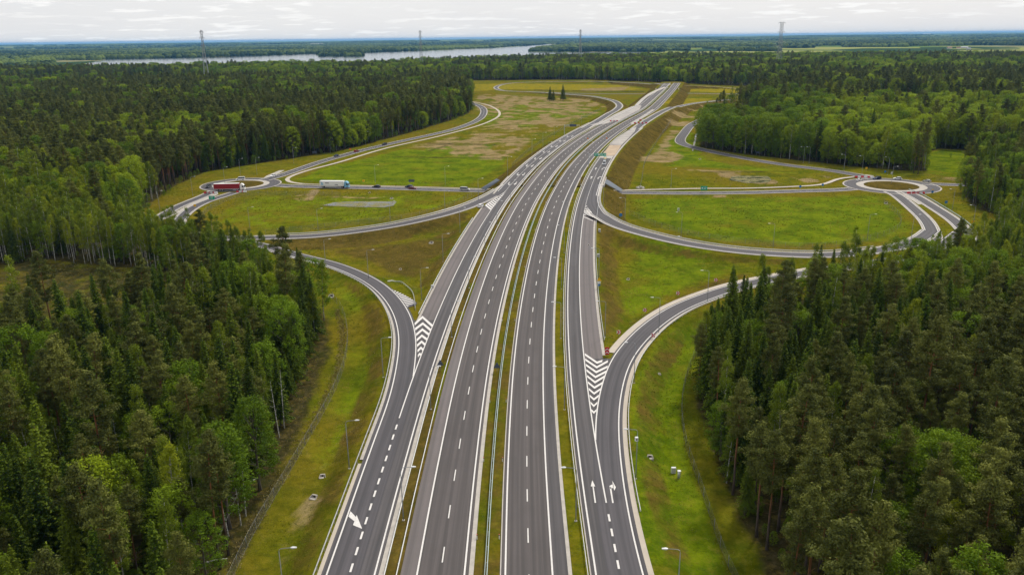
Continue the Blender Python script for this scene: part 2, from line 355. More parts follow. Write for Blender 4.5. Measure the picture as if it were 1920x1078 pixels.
def path(pts, z0=None, z1=None, zs=None, **k):
    """pixels to a path whose height runs from z0 to z1 (None: the height of the highway there)"""
    n = len(pts); out = []
    for i, q in enumerate(pts):
        t = i / (n - 1); zz = zs[i] if zs else None
        if zz is None and zs: out.append(Wm(*q)); continue
        if zz is None:
            if z0 is None and z1 is None: out.append(Wm(*q)); continue
            a = Wm(*q)[2] if z0 is None else z0; b = Wm(*q)[2] if z1 is None else z1; tt = t * t * (3 - 2 * t); zz = a + (b - a) * tt
        out.append(W(q[0], q[1], zz))
    P = smooth_path(out, **k)
    if zs or z0 is None:                       # lie exactly on the highway where the two run together
        P[:, 2] += (zmain(P[:, 1]) - P[:, 2]) * (1 - sstep(25, 29, np.abs(offof(P[:, 0], np.clip(P[:, 1], 45, 1320)))))
    return P
PATHS = {}
# left merging slip road: its outer white line, from far (behind the birches) to the bottom of the picture
PATHS['slip_w'] = path([(330, 436), (380, 446), (436, 452), (488, 463), (533.6, 477.3), (571.5, 487), (615.6, 497.8), (675.5, 523), (713.4, 551.4), (738.6, 589.2), (748, 627), (747.6, 660), (732.3, 740), (696, 840), (640, 998.7), (611.7, 1078), (587, 1150), (560, 1240)],
   zs=[.3, .3, .3, .3, .3, .3, .4, .7, 1.0, None, None, None, None, None, None, None, None, None])
# right exit slip road: its left line then the measured right line
PATHS['exit_e'] = path([(1240, 1200), (1222, 1130), (1204.5, 1078), (1176.3, 953.2), (1163.8, 865.4), (1159, 787), (1164.5, 735.2), (1175.3, 693.4), (1187, 668), (1231.2, 617.6), (1284.8, 579.8), (1332.1, 560.8), (1385.7, 541.9), (1470, 524), (1580, 505), (1690, 489), (1770, 468), (1812, 437)],
   zs=[None, None, None, None, None, None, None, None, 1.2, .9, .6, .4, .3, .3, .3, .3, .3, .3])
# left upper slip road (ramp from the roundabout up to the highway), centre
PATHS['slip_nw'] = path([(318, 430), (372, 441), (430, 447), (481, 445.5), (580, 443.2), (640, 437), (712, 427.5), (768, 417), (821, 404.6), (860, 393.5), (895, 380), (927, 364.5), (953, 346.5)], zs=[.3, .3, .4, .6, 1, 1.6, 2.6, 3.8, 4.9, 5.6, None, None, None])
# right upper slip road, centre
PATHS['slip_ne'] = path([(1116, 345), (1111.5, 362), (1109.5, 376), (1111.5, 388), (1118, 397), (1127, 404.5), (1139, 412), (1158, 423.5), (1208.9, 438), (1281.3, 455.5), (1377.8, 470), (1440, 475), (1528, 479), (1610, 474), (1690, 462), (1728, 447), (1746, 433)], zs=[None, None, None, None, None, 5.6, 5.4, 5.0, 4.0, 3.0, 2.0, 1.4, .8, .5, .3, .3, .3])
# roads at ground level
PATHS['under_w'] = path([(520, 347.5), (560, 349.5), (620, 351), (700.6, 352.4), (767, 354.2), (821, 355.8), (872, 357.3), (915, 358.4), (960, 359.6), (1040, 360.6), (1120, 361), (1165, 361), (1273.6, 362.2), (1400, 361.2), (1480, 358.7), (1545, 357.2), (1593.4, 355.2), (1612, 352)], .15, .15)
PATHS['road_nw'] = path([(494, 338), (520, 331), (560, 318), (600, 304), (650, 290), (676.5, 282.7), (749, 265.8), (821, 250.2), (860, 240), (893.6, 226.5), (906, 215), (906, 204), (893.3, 196.5), (872, 191), (820, 186)], .3, .3)
PATHS['leg_sw_a'] = path([(401, 358), (383.4, 367.2), (335, 386.5), (306, 403.3), (275, 424), (240, 450)], .2, .2)
PATHS['leg_sw_b'] = path([(440, 361), (424.4, 366), (388.2, 376.8), (356.8, 392.5), (337.5, 410.6), (330, 430)], .2, .2)
PATHS['leg_se_a'] = path([(1668, 359), (1682.7, 366), (1721.3, 398.5), (1740, 418), (1749, 439.5), (1750, 452)], .2, .2)
PATHS['leg_se_b'] = path([(1690, 357), (1711.6, 364.8), (1747.8, 386.5), (1788.8, 413), (1810.5, 434.7), (1818, 452)], .2, .2)
PATHS['leg_e'] = path([(1728, 344), (1757.5, 345.8), (1803.3, 347), (1880, 348), (2000, 351)], .2, .2)
PATHS['road_ne'] = path([(1640, 336), (1615, 329.8), (1552.4, 319), (1480, 310.5), (1400, 297.7), (1321.9, 282), (1283.3, 271.5), (1275, 264), (1281.5, 252), (1297.7, 233.7), (1324.3, 221.7), (1360, 214), (1400, 210)], .2, .2)
PATHS['slip_far_e'] = path([(1190.2, 243), (1201, 234.5), (1216, 224.5), (1236, 213.5), (1252, 206.5), (1275, 199.5), (1300, 194.5), (1325.5, 191.3), (1370, 187)], zs=[None, None, None, 6.3, 5.8, 5, 4.2, 3.6, 3])
PATHS['slip_far_w'] = path([(1098, 240.2), (1121, 227), (1142, 214.5), (1155, 206.5), (1161.5, 199.5), (1158, 193.5), (1148, 188.6), (1126, 183.5), (1105, 180.5), (1068.6, 177.6), (1030, 174.5), (985, 172.5), (950, 171), (935, 168.5), (930, 164.5), (938, 160), (955, 156.8), (985, 154.8), (1040, 153.5), (1120, 153.3), (1190, 156.2), (1240, 159.5), (1262, 160.6)],
   zs=[None, None, 6.3, 5.6, 5, 4.4, 4, 3.4, 3, 2.5, 2, 1.5, 1, 1, 1, 1, 1, 1, 1.5, 2.5, 4, 5.6, 6.3], win=5)
PATHS['under_far'] = path([(985, 172.3), (1080, 175.6), (1160, 176.4), (1222, 176), (1275, 175.2), (1328, 176.2), (1395, 176.8), (1500, 178)], .1, .1)
PATHS['path_nw'] = path([(569, 345), (548, 342.5), (538, 338), (545, 331), (580, 319), (640, 303.2), (724.7, 278), (821, 256.2), (893.6, 236.9), (926, 224), (936.7, 215), (932, 206), (913, 197), (880, 190.5), (840, 187)], .2, .2, win=5)
PATHS['path_un_w'] = path([(569, 345), (659.6, 347.9), (767, 350.2), (840, 352.3), (915, 354.6), (1000, 356)], .25, .25)
PATHS['path_un_e'] = path([(1150, 357), (1200, 356.2), (1307.4, 353.6), (1400, 353.2), (1480, 350.3), (1540.3, 346.2), (1571.7, 335.6), (1600.6, 332)], .25, .25, win=5)
PATHS['path_far_e'] = path([(1272, 160.5), (1310, 161.5), (1360, 164.5), (1400, 168.6)], 5.5, 1)
CW = W(452, 346, .2); CE = W(1671, 348.5, .2)
def ring(c, r, n=96): return np.array([[c[0] + r * math.cos(2 * math.pi * i / n), c[1] - r * math.sin(2 * math.pi * i / n), c[2]] for i in range(n + 1)])
HALF = {'slip_w': (-6.2, 1.7), 'exit_e': (-6, 2.4), 'slip_nw': (-4.2, 4), 'slip_ne': (-4.4, 4.4), 'under_w': (-4.2, 4.2), 'road_nw': (-4.2, 4.2), 'leg_sw_a': (-3.4, 3.4), 'leg_sw_b': (-3.4, 3.6), 'leg_se_a': (-3.4, 3.6), 'leg_se_b': (-3.4, 3.6),
  'leg_e': (-4, 4), 'road_ne': (-4, 4), 'slip_far_e': (-4, 4), 'slip_far_w': (-4, 4), 'under_far': (-4, 4), 'path_nw': (-1.4, 1.4), 'path_un_w': (-1.4, 1.4), 'path_un_e': (-1.4, 1.4), 'path_far_e': (-1.5, 1.5)}
# ------------------------------------------------------------------ terrain
gx = np.unique(np.round(np.concatenate([-np.geomspace(1300, 42000, 30), np.arange(-1300, -300, 14), np.arange(-300, 460, 2.0), np.arange(460, 1300, 14), np.geomspace(1300, 42000, 30)]), 2))
gy = np.unique(np.round(np.concatenate([np.array([-400, -200, -100, -50, 0]), np.arange(20, 60, 5), np.arange(60, 700, 2.0), np.arange(700, 1400, 4.5), np.arange(1400, 3000, 25), np.geomspace(3000, 60000, 44)]), 2))
GX, GY = np.meshgrid(gx, gy); shp = GX.shape
def base_h(x, y):
    b = np.interp(y, [0, 150, 300, 700, 2400, 2700, 9200, 10500, 13000, 17000, 24000], [-3, -3, 0, 0, 0, -3, -3, 0, 9, 24, 20])
    return b + (fbm(x / 90, y / 90, 3) - .5) * 1.6 * sstep(60, 140, np.abs(offof(x, np.clip(y, 40, 1326)))) + (fbm(x / 2600, y / 2600, 5, 3) - .5) * 22 * sstep(10000, 16000, y)
HB = base_h(GX, GY); HH = HB.copy(); CLAMP = np.full(shp, 1e9); DROAD = np.full(shp, 1e9)
def stamp(P, lo, hi, slope=1.8, apron=1.2, fill=True):
    """raise the ground under a road and let it fall away beside it"""
    global HH
    w = max(abs(lo), abs(hi)); c = shift(P, (lo + hi) / 2); hw = (hi - lo) / 2; R = hw + 26
    ix = np.searchsorted(gx, [c[:, 0].min() - R, c[:, 0].max() + R]); iy = np.searchsorted(gy, [c[:, 1].min() - R, c[:, 1].max() + R])
    sx = slice(max(ix[0] - 1, 0), ix[1] + 1); sy = slice(max(iy[0] - 1, 0), iy[1] + 1)
    X = GX[sy, sx].ravel(); Y = GY[sy, sx].ravel(); D = np.full(len(X), 1e9); Z = np.zeros(len(X)); C = c[::2]
    # bucket by row to keep this quick
    order = np.argsort(C[:, 1]); Cs = C[order]
    for k in range(0, len(X), 4000):
        xx = X[k:k + 4000]; yy = Y[k:k + 4000]; a, b = np.searchsorted(Cs[:, 1], [yy.min() - R, yy.max() + R])
        if b <= a: continue
        d2 = (xx[:, None] - Cs[None, a:b, 0]) ** 2 + (yy[:, None] - Cs[None, a:b, 1]) ** 2; j = d2.argmin(1)
        D[k:k + 4000] = np.sqrt(d2[np.arange(len(xx)), j]); Z[k:k + 4000] = Cs[a:b][j, 2]
    D = (D - hw).reshape(GX[sy, sx].shape); Z = Z.reshape(D.shape)
    near = D < 25
    drop = np.maximum(0, D - apron) / slope
    fillh = Z - .14 - drop; cuth = Z - .14 + np.maximum(0, D - apron - .8) / 1.5
    h = HH[sy, sx]; h = np.where(near & fill, np.maximum(h, fillh), h); h = np.where(near, np.minimum(h, np.maximum(cuth, HB[sy, sx] * 0 - 1e9 if fill else cuth)), h) if not fill else h
    HH[sy, sx] = h
    cl = CLAMP[sy, sx]; CLAMP[sy, sx] = np.where(D < 1.6, np.minimum(cl, Z - .14), cl)
    dr = DROAD[sy, sx]; DROAD[sy, sx] = np.minimum(dr, D)
axis = np.column_stack([xm, YS, zmain(YS)])
low_roads = ['under_w', 'under_far', 'path_un_w', 'path_un_e']
stamp(axis[YS < 830], -25.9, 26.2); stamp(axis[YS > 800], -17.5, 17.5)
for k in PATHS:
    if k not in low_roads: stamp(PATHS[k], *HALF[k])
def near_i(P, px): p = W(px[0], px[1], .6); return int(np.argmin(np.hypot(P[:, 0] - p[0], P[:, 1] - p[1])))
A0, A1 = near_i(PATHS['slip_w'], (709, 548)), near_i(PATHS['slip_w'], (744, 590))
B0, B1 = near_i(PATHS['slip_ne'], (1138, 412)), near_i(PATHS['slip_ne'], (1192, 434))
stamp(PATHS['slip_w'][A0 - 2:A1 + 4], -10, 0); stamp(PATHS['slip_ne'][B0 - 2:B1 + 3], 0, 7)
for c in (CW, CE): stamp(ring(c, 11.5), -11.5, 11.5)
for k in ('under_w', 'under_far', 'path_un_w', 'path_un_e'): stamp(PATHS[k], *HALF[k], fill=False) if k.startswith('under') else None
HH = np.minimum(HH, CLAMP)
def H(x, y):
    x = np.atleast_1d(np.asarray(x, float)); y = np.atleast_1d(np.asarray(y, float))
    i = np.clip(np.searchsorted(gx, x) - 1, 0, len(gx) - 2); j = np.clip(np.searchsorted(gy, y) - 1, 0, len(gy) - 2)
    u = (x - gx[i]) / (gx[i + 1] - gx[i]); v = (y - gy[j]) / (gy[j + 1] - gy[j])
    return (HH[j, i] * (1 - u) + HH[j, i + 1] * u) * (1 - v) + (HH[j + 1, i] * (1 - u) + HH[j + 1, i + 1] * u) * v
def DR(x, y):
    i = np.clip(np.searchsorted(gx, x), 0, len(gx) - 1); j = np.clip(np.searchsorted(gy, y), 0, len(gy) - 1); return DROAD[j, i]
def G(px, py, n=14):           # where the line of sight through a pixel meets the ground
    z = 0.0
    for _ in range(n):
        p = W(px, py, z); z = .5 * z + .5 * float(H(p[0], p[1])[0])
    p = W(px, py, z); p[2] = float(H(p[0], p[1])[0]); return p
def poly_w(px, z=0.0): return np.array([W(a, b, z)[:2] for a, b in px])
def inside(poly, x, y):
    x = np.asarray(x); y = np.asarray(y); r = np.zeros(x.shape, bool); n = len(poly); j = n - 1
    for i in range(n):
        xi, yi = poly[i]; xj, yj = poly[j]
        c = ((yi > y) != (yj > y)) & (x < (xj - xi) * (y - yi) / (yj - yi + 1e-12) + xi); r ^= c; j = i
    return r
def edge_dist(poly, x, y):
    x = np.asarray(x, float); y = np.asarray(y, float); D = np.full(x.shape, 1e9); n = len(poly)
    for i in range(n):
        a = poly[i]; b = poly[(i + 1) % n]; d = b - a; t = np.clip(((x - a[0]) * d[0] + (y - a[1]) * d[1]) / (d @ d + 1e-9), 0, 1)
        D = np.minimum(D, np.hypot(x - a[0] - t * d[0], y - a[1] - t * d[1]))
    return D
# ------------------------------------------------------------------ forests (outlines of the ground they stand on)
FOR = {
 'F1': poly_w([(618, 608), (600, 655), (570, 700), (548, 738), (530, 815), (466, 966), (432, 1030), (395, 1110), (330, 1400), (-900, 1400), (-600, 800), (-300, 660), (0, 648), (140, 642), (290, 622), (318, 575), (400, 550), (500, 560), (540, 574), (600, 582)], -2),
 'F2': poly_w([(-250, 505), (0, 498), (95, 487), (200, 500), (340, 512), (430, 528), (500, 546), (497, 518), (400, 494), (345, 486), (300, 472), (250, 456), (200, 436), (0, 420), (-250, 420)], 0),
 'F3': poly_w([(-500, 450), (0, 430), (200, 436), (250, 425), (262, 397), (300, 369), (325, 352), (383, 323), (490, 305), (640, 284), (740, 257), (840, 228), (880, 212), (886, 202), (884, 180), (872, 154), (600, 150), (-300, 150)], 0),
 'F4': poly_w([(1322, 212), (1316, 235), (1312, 276), (1400, 291), (1480, 299), (1615, 313), (1690, 320), (1738, 321), (1722, 292), (1760, 279), (1850, 284), (2000, 290), (2300, 290), (2300, 150), (1500, 158), (1480, 172), (1440, 187), (1400, 200), (1345, 204)], 0),
 'F5': poly_w([(1830, 305), (1806, 330), (1806, 372), (1834, 394), (1880, 405), (1960, 420), (2400, 420), (2300, 285), (1900, 290)], 0),
 'F6': poly_w([(1304, 745), (1317, 712), (1346, 672), (1404, 604), (1450, 581), (1505, 566), (1605, 549), (1700, 530), (1760, 518), (1828, 496), (1862, 462), (1900, 430), (1960, 421), (2700, 421), (3000, 1400), (1560, 1400), (1442, 1110), (1417, 1050), (1364, 920), (1324, 805), (1304, 765)], -2.5),
 'FF': poly_w([(-700, 151), (600, 151), (872, 152), (960, 150.5), (1100, 150), (1270, 156), (1400, 163), (2600, 163), (2600, 116), (1900, 114.5), (1700, 113), (1250, 112), (1020, 115), (860, 122), (700, 131), (600, 131), (430, 134), (300, 137), (160, 139), (-700, 148)], 0)}
# ------------------------------------------------------------------ ground cover zones per vertex
def zone_poly(px, z=0, soft=6.0, vis=None):
    poly = poly_w(px, z); x0, y0 = poly.min(0) - 30; x1, y1 = poly.max(0) + 30
    out = np.zeros(shp); sy = slice(max(np.searchsorted(gy, y0) - 1, 0), np.searchsorted(gy, y1) + 1); sx = slice(max(np.searchsorted(gx, x0) - 1, 0), np.searchsorted(gx, x1) + 1)
    X = GX[sy, sx]; Y = GY[sy, sx]; ins = inside(poly, X, Y); d = edge_dist(poly, X, Y) * np.where(ins, 1, -1); out[sy, sx] = sstep(-soft, soft, d); return out
Z = {k: np.zeros(shp) for k in ('dry', 'lush', 'soil', 'litter', 'gold', 'far')}
def zadd(k, a): Z[k] = np.maximum(Z[k], a)
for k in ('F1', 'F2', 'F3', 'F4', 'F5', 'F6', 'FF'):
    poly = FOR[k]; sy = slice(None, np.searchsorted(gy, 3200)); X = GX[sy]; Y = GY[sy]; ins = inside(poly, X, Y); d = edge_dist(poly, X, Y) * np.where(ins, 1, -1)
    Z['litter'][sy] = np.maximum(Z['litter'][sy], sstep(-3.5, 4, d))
zadd('litter', .8 * zone_poly([(618, 600), (622, 660), (600, 720), (575, 790), (500, 960), (440, 1078), (400, 1120), (500, 800)], -2.5, 3))
slope = np.hypot(*np.gradient(HH, gy, gx)); slope[GY > 1400] = 0
emb = sstep(.12, .38, slope)
zadd('dry', emb * sstep(280, 380, GY))
zadd('dry', emb * .5)
ofs = offof(GX, np.clip(GY, 40, 1326))
zadd('dry', .78 * ((ofs > -18.5) & (ofs < -13.5) & (GY < 620)))
zadd('dry', .5 * ((np.abs(ofs) < 3.6) & (GY < 900)))
zadd('lush', 1.0 * zone_poly([(1185, 1078), (1375, 1078), (1290, 860), (1280, 760), (1310, 660), (1390, 560), (1250, 640), (1195, 720), (1180, 850)], -2, 4))
zadd('lush', .8 * zone_poly([(620, 520), (700, 560), (730, 640), (690, 760), (640, 870), (560, 1078), (480, 1078), (600, 850), (645, 700)], -1, 6) * vn(GX / 14, GY / 30, 4))
zadd('lush', zone_poly([(560, 338), (600, 318), (720, 290), (760, 280), (950, 296), (940, 312), (870, 350), (640, 346)], 0, 8))
zadd('lush', zone_poly([(800, 277), (930, 270), (905, 293), (790, 290)], 0, 3))
zadd('lush', .8 * zone_poly([(1180, 372), (1640, 368), (1700, 400), (1710, 430), (1640, 455), (1500, 462), (1290, 445), (1190, 405)], 0, 10))
zadd('lush', .5 * zone_poly([(390, 400), (480, 365), (880, 365), (860, 385), (700, 415), (480, 435), (390, 415)], 0, 8))
zadd('lush', .9 * zone_poly([(1200, 310), (1290, 220), (1320, 300), (1640, 345), (1560, 330), (1400, 318)], 0, 8) * (fbm(GX / 30, GY / 60, 8) > .46))
zadd('lush', zone_poly([(1740, 325), (1725, 292), (1765, 281), (1850, 285), (1830, 310), (1810, 335)], 0, 5))
zadd('lush', .7 * zone_poly([(890, 200), (1000, 185), (1120, 205), (1140, 215), (1000, 240), (900, 238)], 0, 25) * sstep(.42, .56, fbm(GX / 60, GY / 120, 9)))
zadd('lush', .7 * zone_poly([(1180, 445), (1300, 470), (1400, 500), (1290, 540), (1180, 590), (1150, 560), (1170, 500)], 0, 8))
zadd('dry', .75 * zone_poly([(610, 470), (760, 455), (870, 430), (850, 460), (780, 520), (740, 515), (690, 490)], 0, 5))
zadd('dry', .75 * zone_poly([(1120, 430), (1150, 430), (1160, 600), (1135, 650), (1122, 560)], 0, 4))
zadd('dry', .8 * zone_poly([(1185, 620), (1290, 545), (1330, 535), (1400, 515), (1400, 508), (1310, 530), (1240, 570), (1160, 640)], 0, 3))
zadd('gold', .9 * zone_poly([(880, 158), (930, 157), (960, 157), (1160, 160), (1210, 168), (1100, 172), (960, 168), (880, 172)], 0, 12))
zadd('gold', zone_poly([(1285, 161), (1400, 167), (1395, 175), (1285, 172)], 0, 12))
zadd('gold', .7 * zone_poly([(1280, 180), (1340, 181), (1310, 190), (1240, 205), (1210, 215)], 3, 6))
zadd('soil', .9 * zone_poly([(960, 300), (1000, 260), (1070, 225), (1125, 212), (1140, 200), (1100, 186), (1020, 182), (900, 176), (885, 190), (960, 200), (1050, 205), (1080, 215), (950, 245), (850, 262), (760, 275), (800, 272), (960, 275), (900, 300)], 0, 10) * (.2 + .7 * sstep(.42, .62, fbm(GX / 14, GY / 36, 21))))
zadd('soil', .95 * zone_poly([(1090, 167), (1180, 163), (1170, 170), (1090, 171)], 0, 5))
zadd('soil', zone_poly([(1250, 222), (1320, 200), (1325, 216), (1285, 240), (1262, 262), (1252, 290), (1236, 300), (1230, 280), (1250, 250)], 0, 7) * (.15 + .6 * sstep(.4, .58, fbm(GX / 16, GY / 34, 41))))
zadd('soil', .7 * zone_poly([(1235, 282), (1262, 285), (1290, 296), (1260, 305), (1190, 304), (1200, 296)], 0, 4))
zadd('soil', .6 * zone_poly([(1745, 333), (1805, 333), (1803, 341), (1755, 340)], 0, 3))
zadd('soil', zone_poly([(585, 356), (600, 355), (585, 377), (572, 377)], 0, 1.5))
zadd('soil', .8 * zone_poly([(1337, 366), (1362, 366), (1360, 371), (1336, 371)], 0, 1.5))
zadd('soil', .75 * zone_poly([(520, 363), (660, 364), (740, 366), (700, 375), (640, 372), (560, 378), (500, 372)], 0, 4) * sstep(.4, .6, fbm(GX / 9, GY / 18, 31)))
zadd('soil', .8 * zone_poly([(1290, 318), (1440, 322), (1560, 330), (1570, 340), (1440, 346), (1300, 344)], 0, 5) * sstep(.42, .6, fbm(GX / 14, GY / 26, 33)))
zadd('soil', .55 * zone_poly([(440, 1078), (560, 870), (640, 700), (650, 610), (622, 560), (632, 610), (620, 700), (540, 870), (415, 1078)], -2.5, 3) * vn(GX / 3, GY / 6, 6))
zadd('soil', .5 * zone_poly([(100, 505), (200, 512), (330, 530), (420, 550), (300, 560), (60, 540), (0, 520), (0, 505)], 0, 6) * vn(GX / 6, GY / 8, 16))
zadd('soil', .6 * zone_poly([(590, 850), (625, 850), (600, 960), (520, 1078), (480, 1078)], -1, 4) * vn(GX / 4, GY / 9, 26))
zadd('dry', 1.0 * zone_poly([(500, 470), (610, 466), (700, 458), (790, 440), (855, 428), (888, 402), (884, 392), (800, 414), (700, 432), (500, 452)], .5, 4))
zadd('soil', .62 * zone_poly([(885, 200), (960, 182), (1060, 186), (1130, 205), (1125, 214), (1060, 235), (1000, 262), (965, 296), (900, 300), (840, 290), (770, 278), (800, 268), (880, 250), (930, 226)], 0, 12) * (.45 + .7 * sstep(.36, .62, fbm(GX / 12, GY / 22, 24))))
for a_ in ([(730, 293), (950, 296), (952, 299), (730, 297)], [(792, 267), (935, 270), (932, 274), (800, 272)], [(795, 284), (835, 272), (842, 274), (800, 290)], [(520, 393), (640, 394), (770, 391), (770, 394), (640, 397.5), (520, 396)], [(1295, 321), (1440, 320), (1442, 324), (1300, 326)], [(1000, 168.5), (1210, 171.5), (1210, 174), (1000, 171)]): zadd('litter', .5 * zone_poly(a_, 0, 3.2))
zadd('litter', .62 * zone_poly([(-250, 508), (0, 500), (95, 492), (200, 504), (340, 515), (340, 590), (140, 640), (-250, 650)], -1, 4))
# darker grass of the ditches and pond rims
Z['far'] = sstep(2300, 3200, GY)
Z['litter'] *= 1 - sstep(2600, 3200, GY)
for k in Z:
    if k not in ('litter', 'far'): Z[k] *= 1 - Z['far']
iy, ix = np.meshgrid(np.arange(len(gy) - 1), np.arange(len(gx) - 1), indexing='ij'); a = (iy * len(gx) + ix).ravel(); fcs = np.stack([a, a + 1, a + 1 + len(gx), a + len(gx)], 1)
me = bpy.data.meshes.new('ground'); V = np.stack([GX, GY, HH], -1).reshape(-1, 3).astype(np.float32)
me.vertices.add(len(V)); me.vertices.foreach_set('co', V.ravel()); me.loops.add(fcs.size); me.loops.foreach_set('vertex_index', fcs.ravel().astype(np.int32))
me.polygons.add(len(fcs)); me.polygons.foreach_set('loop_start', np.arange(0, fcs.size, 4, dtype=np.int32)); me.polygons.foreach_set('loop_total', np.full(len(fcs), 4, np.int32))
me.polygons.foreach_set('use_smooth', np.ones(len(fcs), bool)); me.update(calc_edges=True); me.validate()
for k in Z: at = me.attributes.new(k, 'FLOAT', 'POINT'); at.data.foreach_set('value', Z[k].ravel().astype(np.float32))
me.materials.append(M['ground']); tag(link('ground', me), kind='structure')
def flat(px, dz, mat, name, ground=True, z=None, sub=1):
    """polygon laid on the ground (or at height z), traced in outline"""
    P = [G(*q) if z is None else W(q[0], q[1], z) for q in px]
    return mk(name, [(p[0], p[1], (p[2] if z is None else z) + dz) for p in P], [tuple(range(len(P)))], mat)
# ------------------------------------------------------------------ carriageways and their markings
YE = 1300
def Yof(px, py): return float(Wm(px, py)[1])
yg_l = Yof(800, 600); yg_r = Yof(1134, 672); y_nw = Yof(903, 389); y_ne = Yof(1108, 403); y_end_l = Yof(1120, 230); y_end_r = Yof(1128, 294)
cl = corstrip(-10.65, -2.75, 45, YE, 0, M['asphalt'], 'carriageway')
corstrip(-13.2, -10.65, 45, Yof(1128, 236), 0, M['asphalt_shoulder'], 'hard_shoulder', cl)
corstrip(-13.2, -10.65, Yof(1128, 236), YE, 0, M['asphalt'], 'hard_shoulder', cl)
corstrip(-2.75, -2.02, 45, YE, .02, M['kerb'], 'gutter', cl)
cr = corstrip(2.2, 10.05, 45, YE, 0, M['asphalt'], 'carriageway')
corstrip(10.05, 12.45, 45, YE, 0, M['asphalt_collector'], 'hard_shoulder', cr)
corstrip(12.45, 13.05, 45, YE, .02, M['kerb'], 'gutter', cr)
corstrip(2.02, 2.2, 45, YE, .015, M['concrete'], 'gutter', cr)
LW = .27
def line(o, y0, y1, par, w=LW, nm='edge_line'): return corstrip(o - w / 2, o + w / 2, y0, y1, .03, M['paint'], nm, par)
line(-10.65, 45, YE, cl); line(-3.4, 45, YE, cl); line(2.85, 45, YE, cr); line(10.05, 45, YE, cr)
yL = float(W(842, 958.6)[1]) - 62
dashes(-7.05, yL, 1250, 4, 8, .2, .03, 'lane_dashes', M['paint'], cl)
dashes(6.45, 50.7, 1250, 4, 8, .2, .03, 'lane_dashes', M['paint'], cr)
# collector roads
col_l = corstrip(-21, -16.55, 45, y_end_l, 0, M['asphalt_collector'], 'collector_road')
corstrip(-16.55, -15.75, 45, y_end_l, .02, M['kerb'], 'gutter', col_l)
line(-17.15, 45, y_end_l, col_l)
corstrip(-25.5, -21, yg_l - 1, y_nw + 2, 0, M['asphalt_shoulder'], 'hard_shoulder', col_l)
corstrip(-26.2, -25.5, yg_l - 1, y_nw, .02, M['kerb'], 'gutter', col_l)
corstrip(-25.3, -21, y_nw, y_end_l, 0.004, M['asphalt_collector'], 'entry_lane', col_l)
corstrip(-26.2, -25.3, y_nw + 30, y_end_l, .02, M['kerb'], 'gutter', col_l)
y_nwj = Yof(948, 359)
line(-24.5, y_nwj, y_end_l, col_l)
col_r = corstrip(15.95, 20.3, 45, Yof(1215, 228), 0, M['asphalt_collector'], 'collector_road')
line(16.65, 45, Yof(1180, 245), col_r); corstrip(15.75, 15.95, 45, y_end_r, .01, M['concrete'], 'gutter', col_r)
corstrip(20.3, 25.0, yg_r - 1, y_ne, 0, M['asphalt_shoulder'], 'hard_shoulder', col_r)
corstrip(25.0, 25.75, yg_r + 2, y_ne - 1, .02, M['kerb'], 'gutter', col_r)
corstrip(20.3, 24.7, y_ne, Yof(1196, 242), .004, M['asphalt_collector'], 'exit_lane', col_r)
corstrip(24.7, 25.8, Yof(1122, 368), Yof(1200, 240), .02, M['kerb'], 'gutter', col_r)
line(24.05, Yof(1119, 367), y_end_r, col_r)
# merging slip road, lower left
S = PATHS['slip_w']; inn = shift(S, -4.45)
oi = offof(inn[:, 0], np.clip(inn[:, 1], 45, 1320)); jn = int(np.argmax((oi > -21.0) & (inn[:, 1] < 230)))
wd = np.where(np.arange(len(S)) < jn, 5.1, 5.1)
slw = ribbon(S, -wd, .85, .012, M['asphalt_ramp'], 'slip_road')
ribbon(S, -.13, .13, .04, M['paint'], 'edge_line', slw)
ribbon(inn, -.13, .13, .04, M['paint'], 'edge_line', slw, i1=jn)
ribbon(S, .85, 1.5, .03, M['kerb'], 'gutter', slw, i0=int(len(S) * .15), i1=int(np.argmax(S[:, 1] < Yof(668, 868))))
ribbon(S, .85, 1.5, .03, M['footpath'], 'gutter', slw, i0=int(np.argmax(S[:, 1] < Yof(668, 868))))
yj = float(inn[jn, 1])
so = np.argsort(inn[:, 1]); fi = lambda y: float(np.interp(y, inn[so, 1], offof(inn[so, 0], np.clip(inn[so, 1], 45, 1320))))
corstrip(lambda y: fi(y), -21, yj, yg_l, .004, M['asphalt_collector'], 'gore_paving', col_l)
line(-21, yj, y_nwj, col_l, .25, 'lane_line')
yjd = Yof(748.4, 783.6)
line(-21, yjd, yj, col_l, .25, 'lane_line')
dashes(-21, 45, yjd - 1, 2.1, 2.1, .34, .03, 'lane_dashes', M['paint'], col_l)
dashes(-21, y_nwj, y_end_l, 1, 1, .28, .03, 'lane_dashes', M['paint'], col_l)
# exit slip road, lower right
E_ = PATHS['exit_e']; lft = shift(E_, -4.75)
oe = offof(lft[:, 0], np.clip(lft[:, 1], 45, 1320)); je = int(np.argmax((oe > 20.3) & (lft[:, 1] > 120)))
exr = ribbon(E_, -5.3, .8, .012, M['asphalt_ramp'], 'slip_road')
ribbon(E_, -.13, .13, .04, M['paint'], 'edge_line', exr)
ribbon(lft, -.13, .13, .04, M['paint'], 'edge_line', exr, i0=je)
ribbon(E_, .8, 1.7, .03, M['footpath'], 'gutter', exr, i1=int(len(E_) * .8))
i_g = int(np.argmax(lft[:, 1] > yg_r + 3))
ribbon(E_, -7.1, -5.3, .02, M['footpath'], 'gutter', exr, i0=i_g, i1=int(len(E_) * .7))
ye = float(lft[je, 1])
se = np.argsort(lft[:, 1]); fe = lambda y: float(np.interp(y, lft[se, 1], offof(lft[se, 0], np.clip(lft[se, 1], 45, 1320))))
corstrip(20.3, lambda y: fe(y), ye, yg_r, .004, M['asphalt_collector'], 'gore_paving', col_r)
line(20.3, ye, y_ne + 8, col_r, .25, 'lane_line'); yed = Yof(1135.5, 942.2); line(20.3, yed, ye, col_r, .25, 'lane_line')
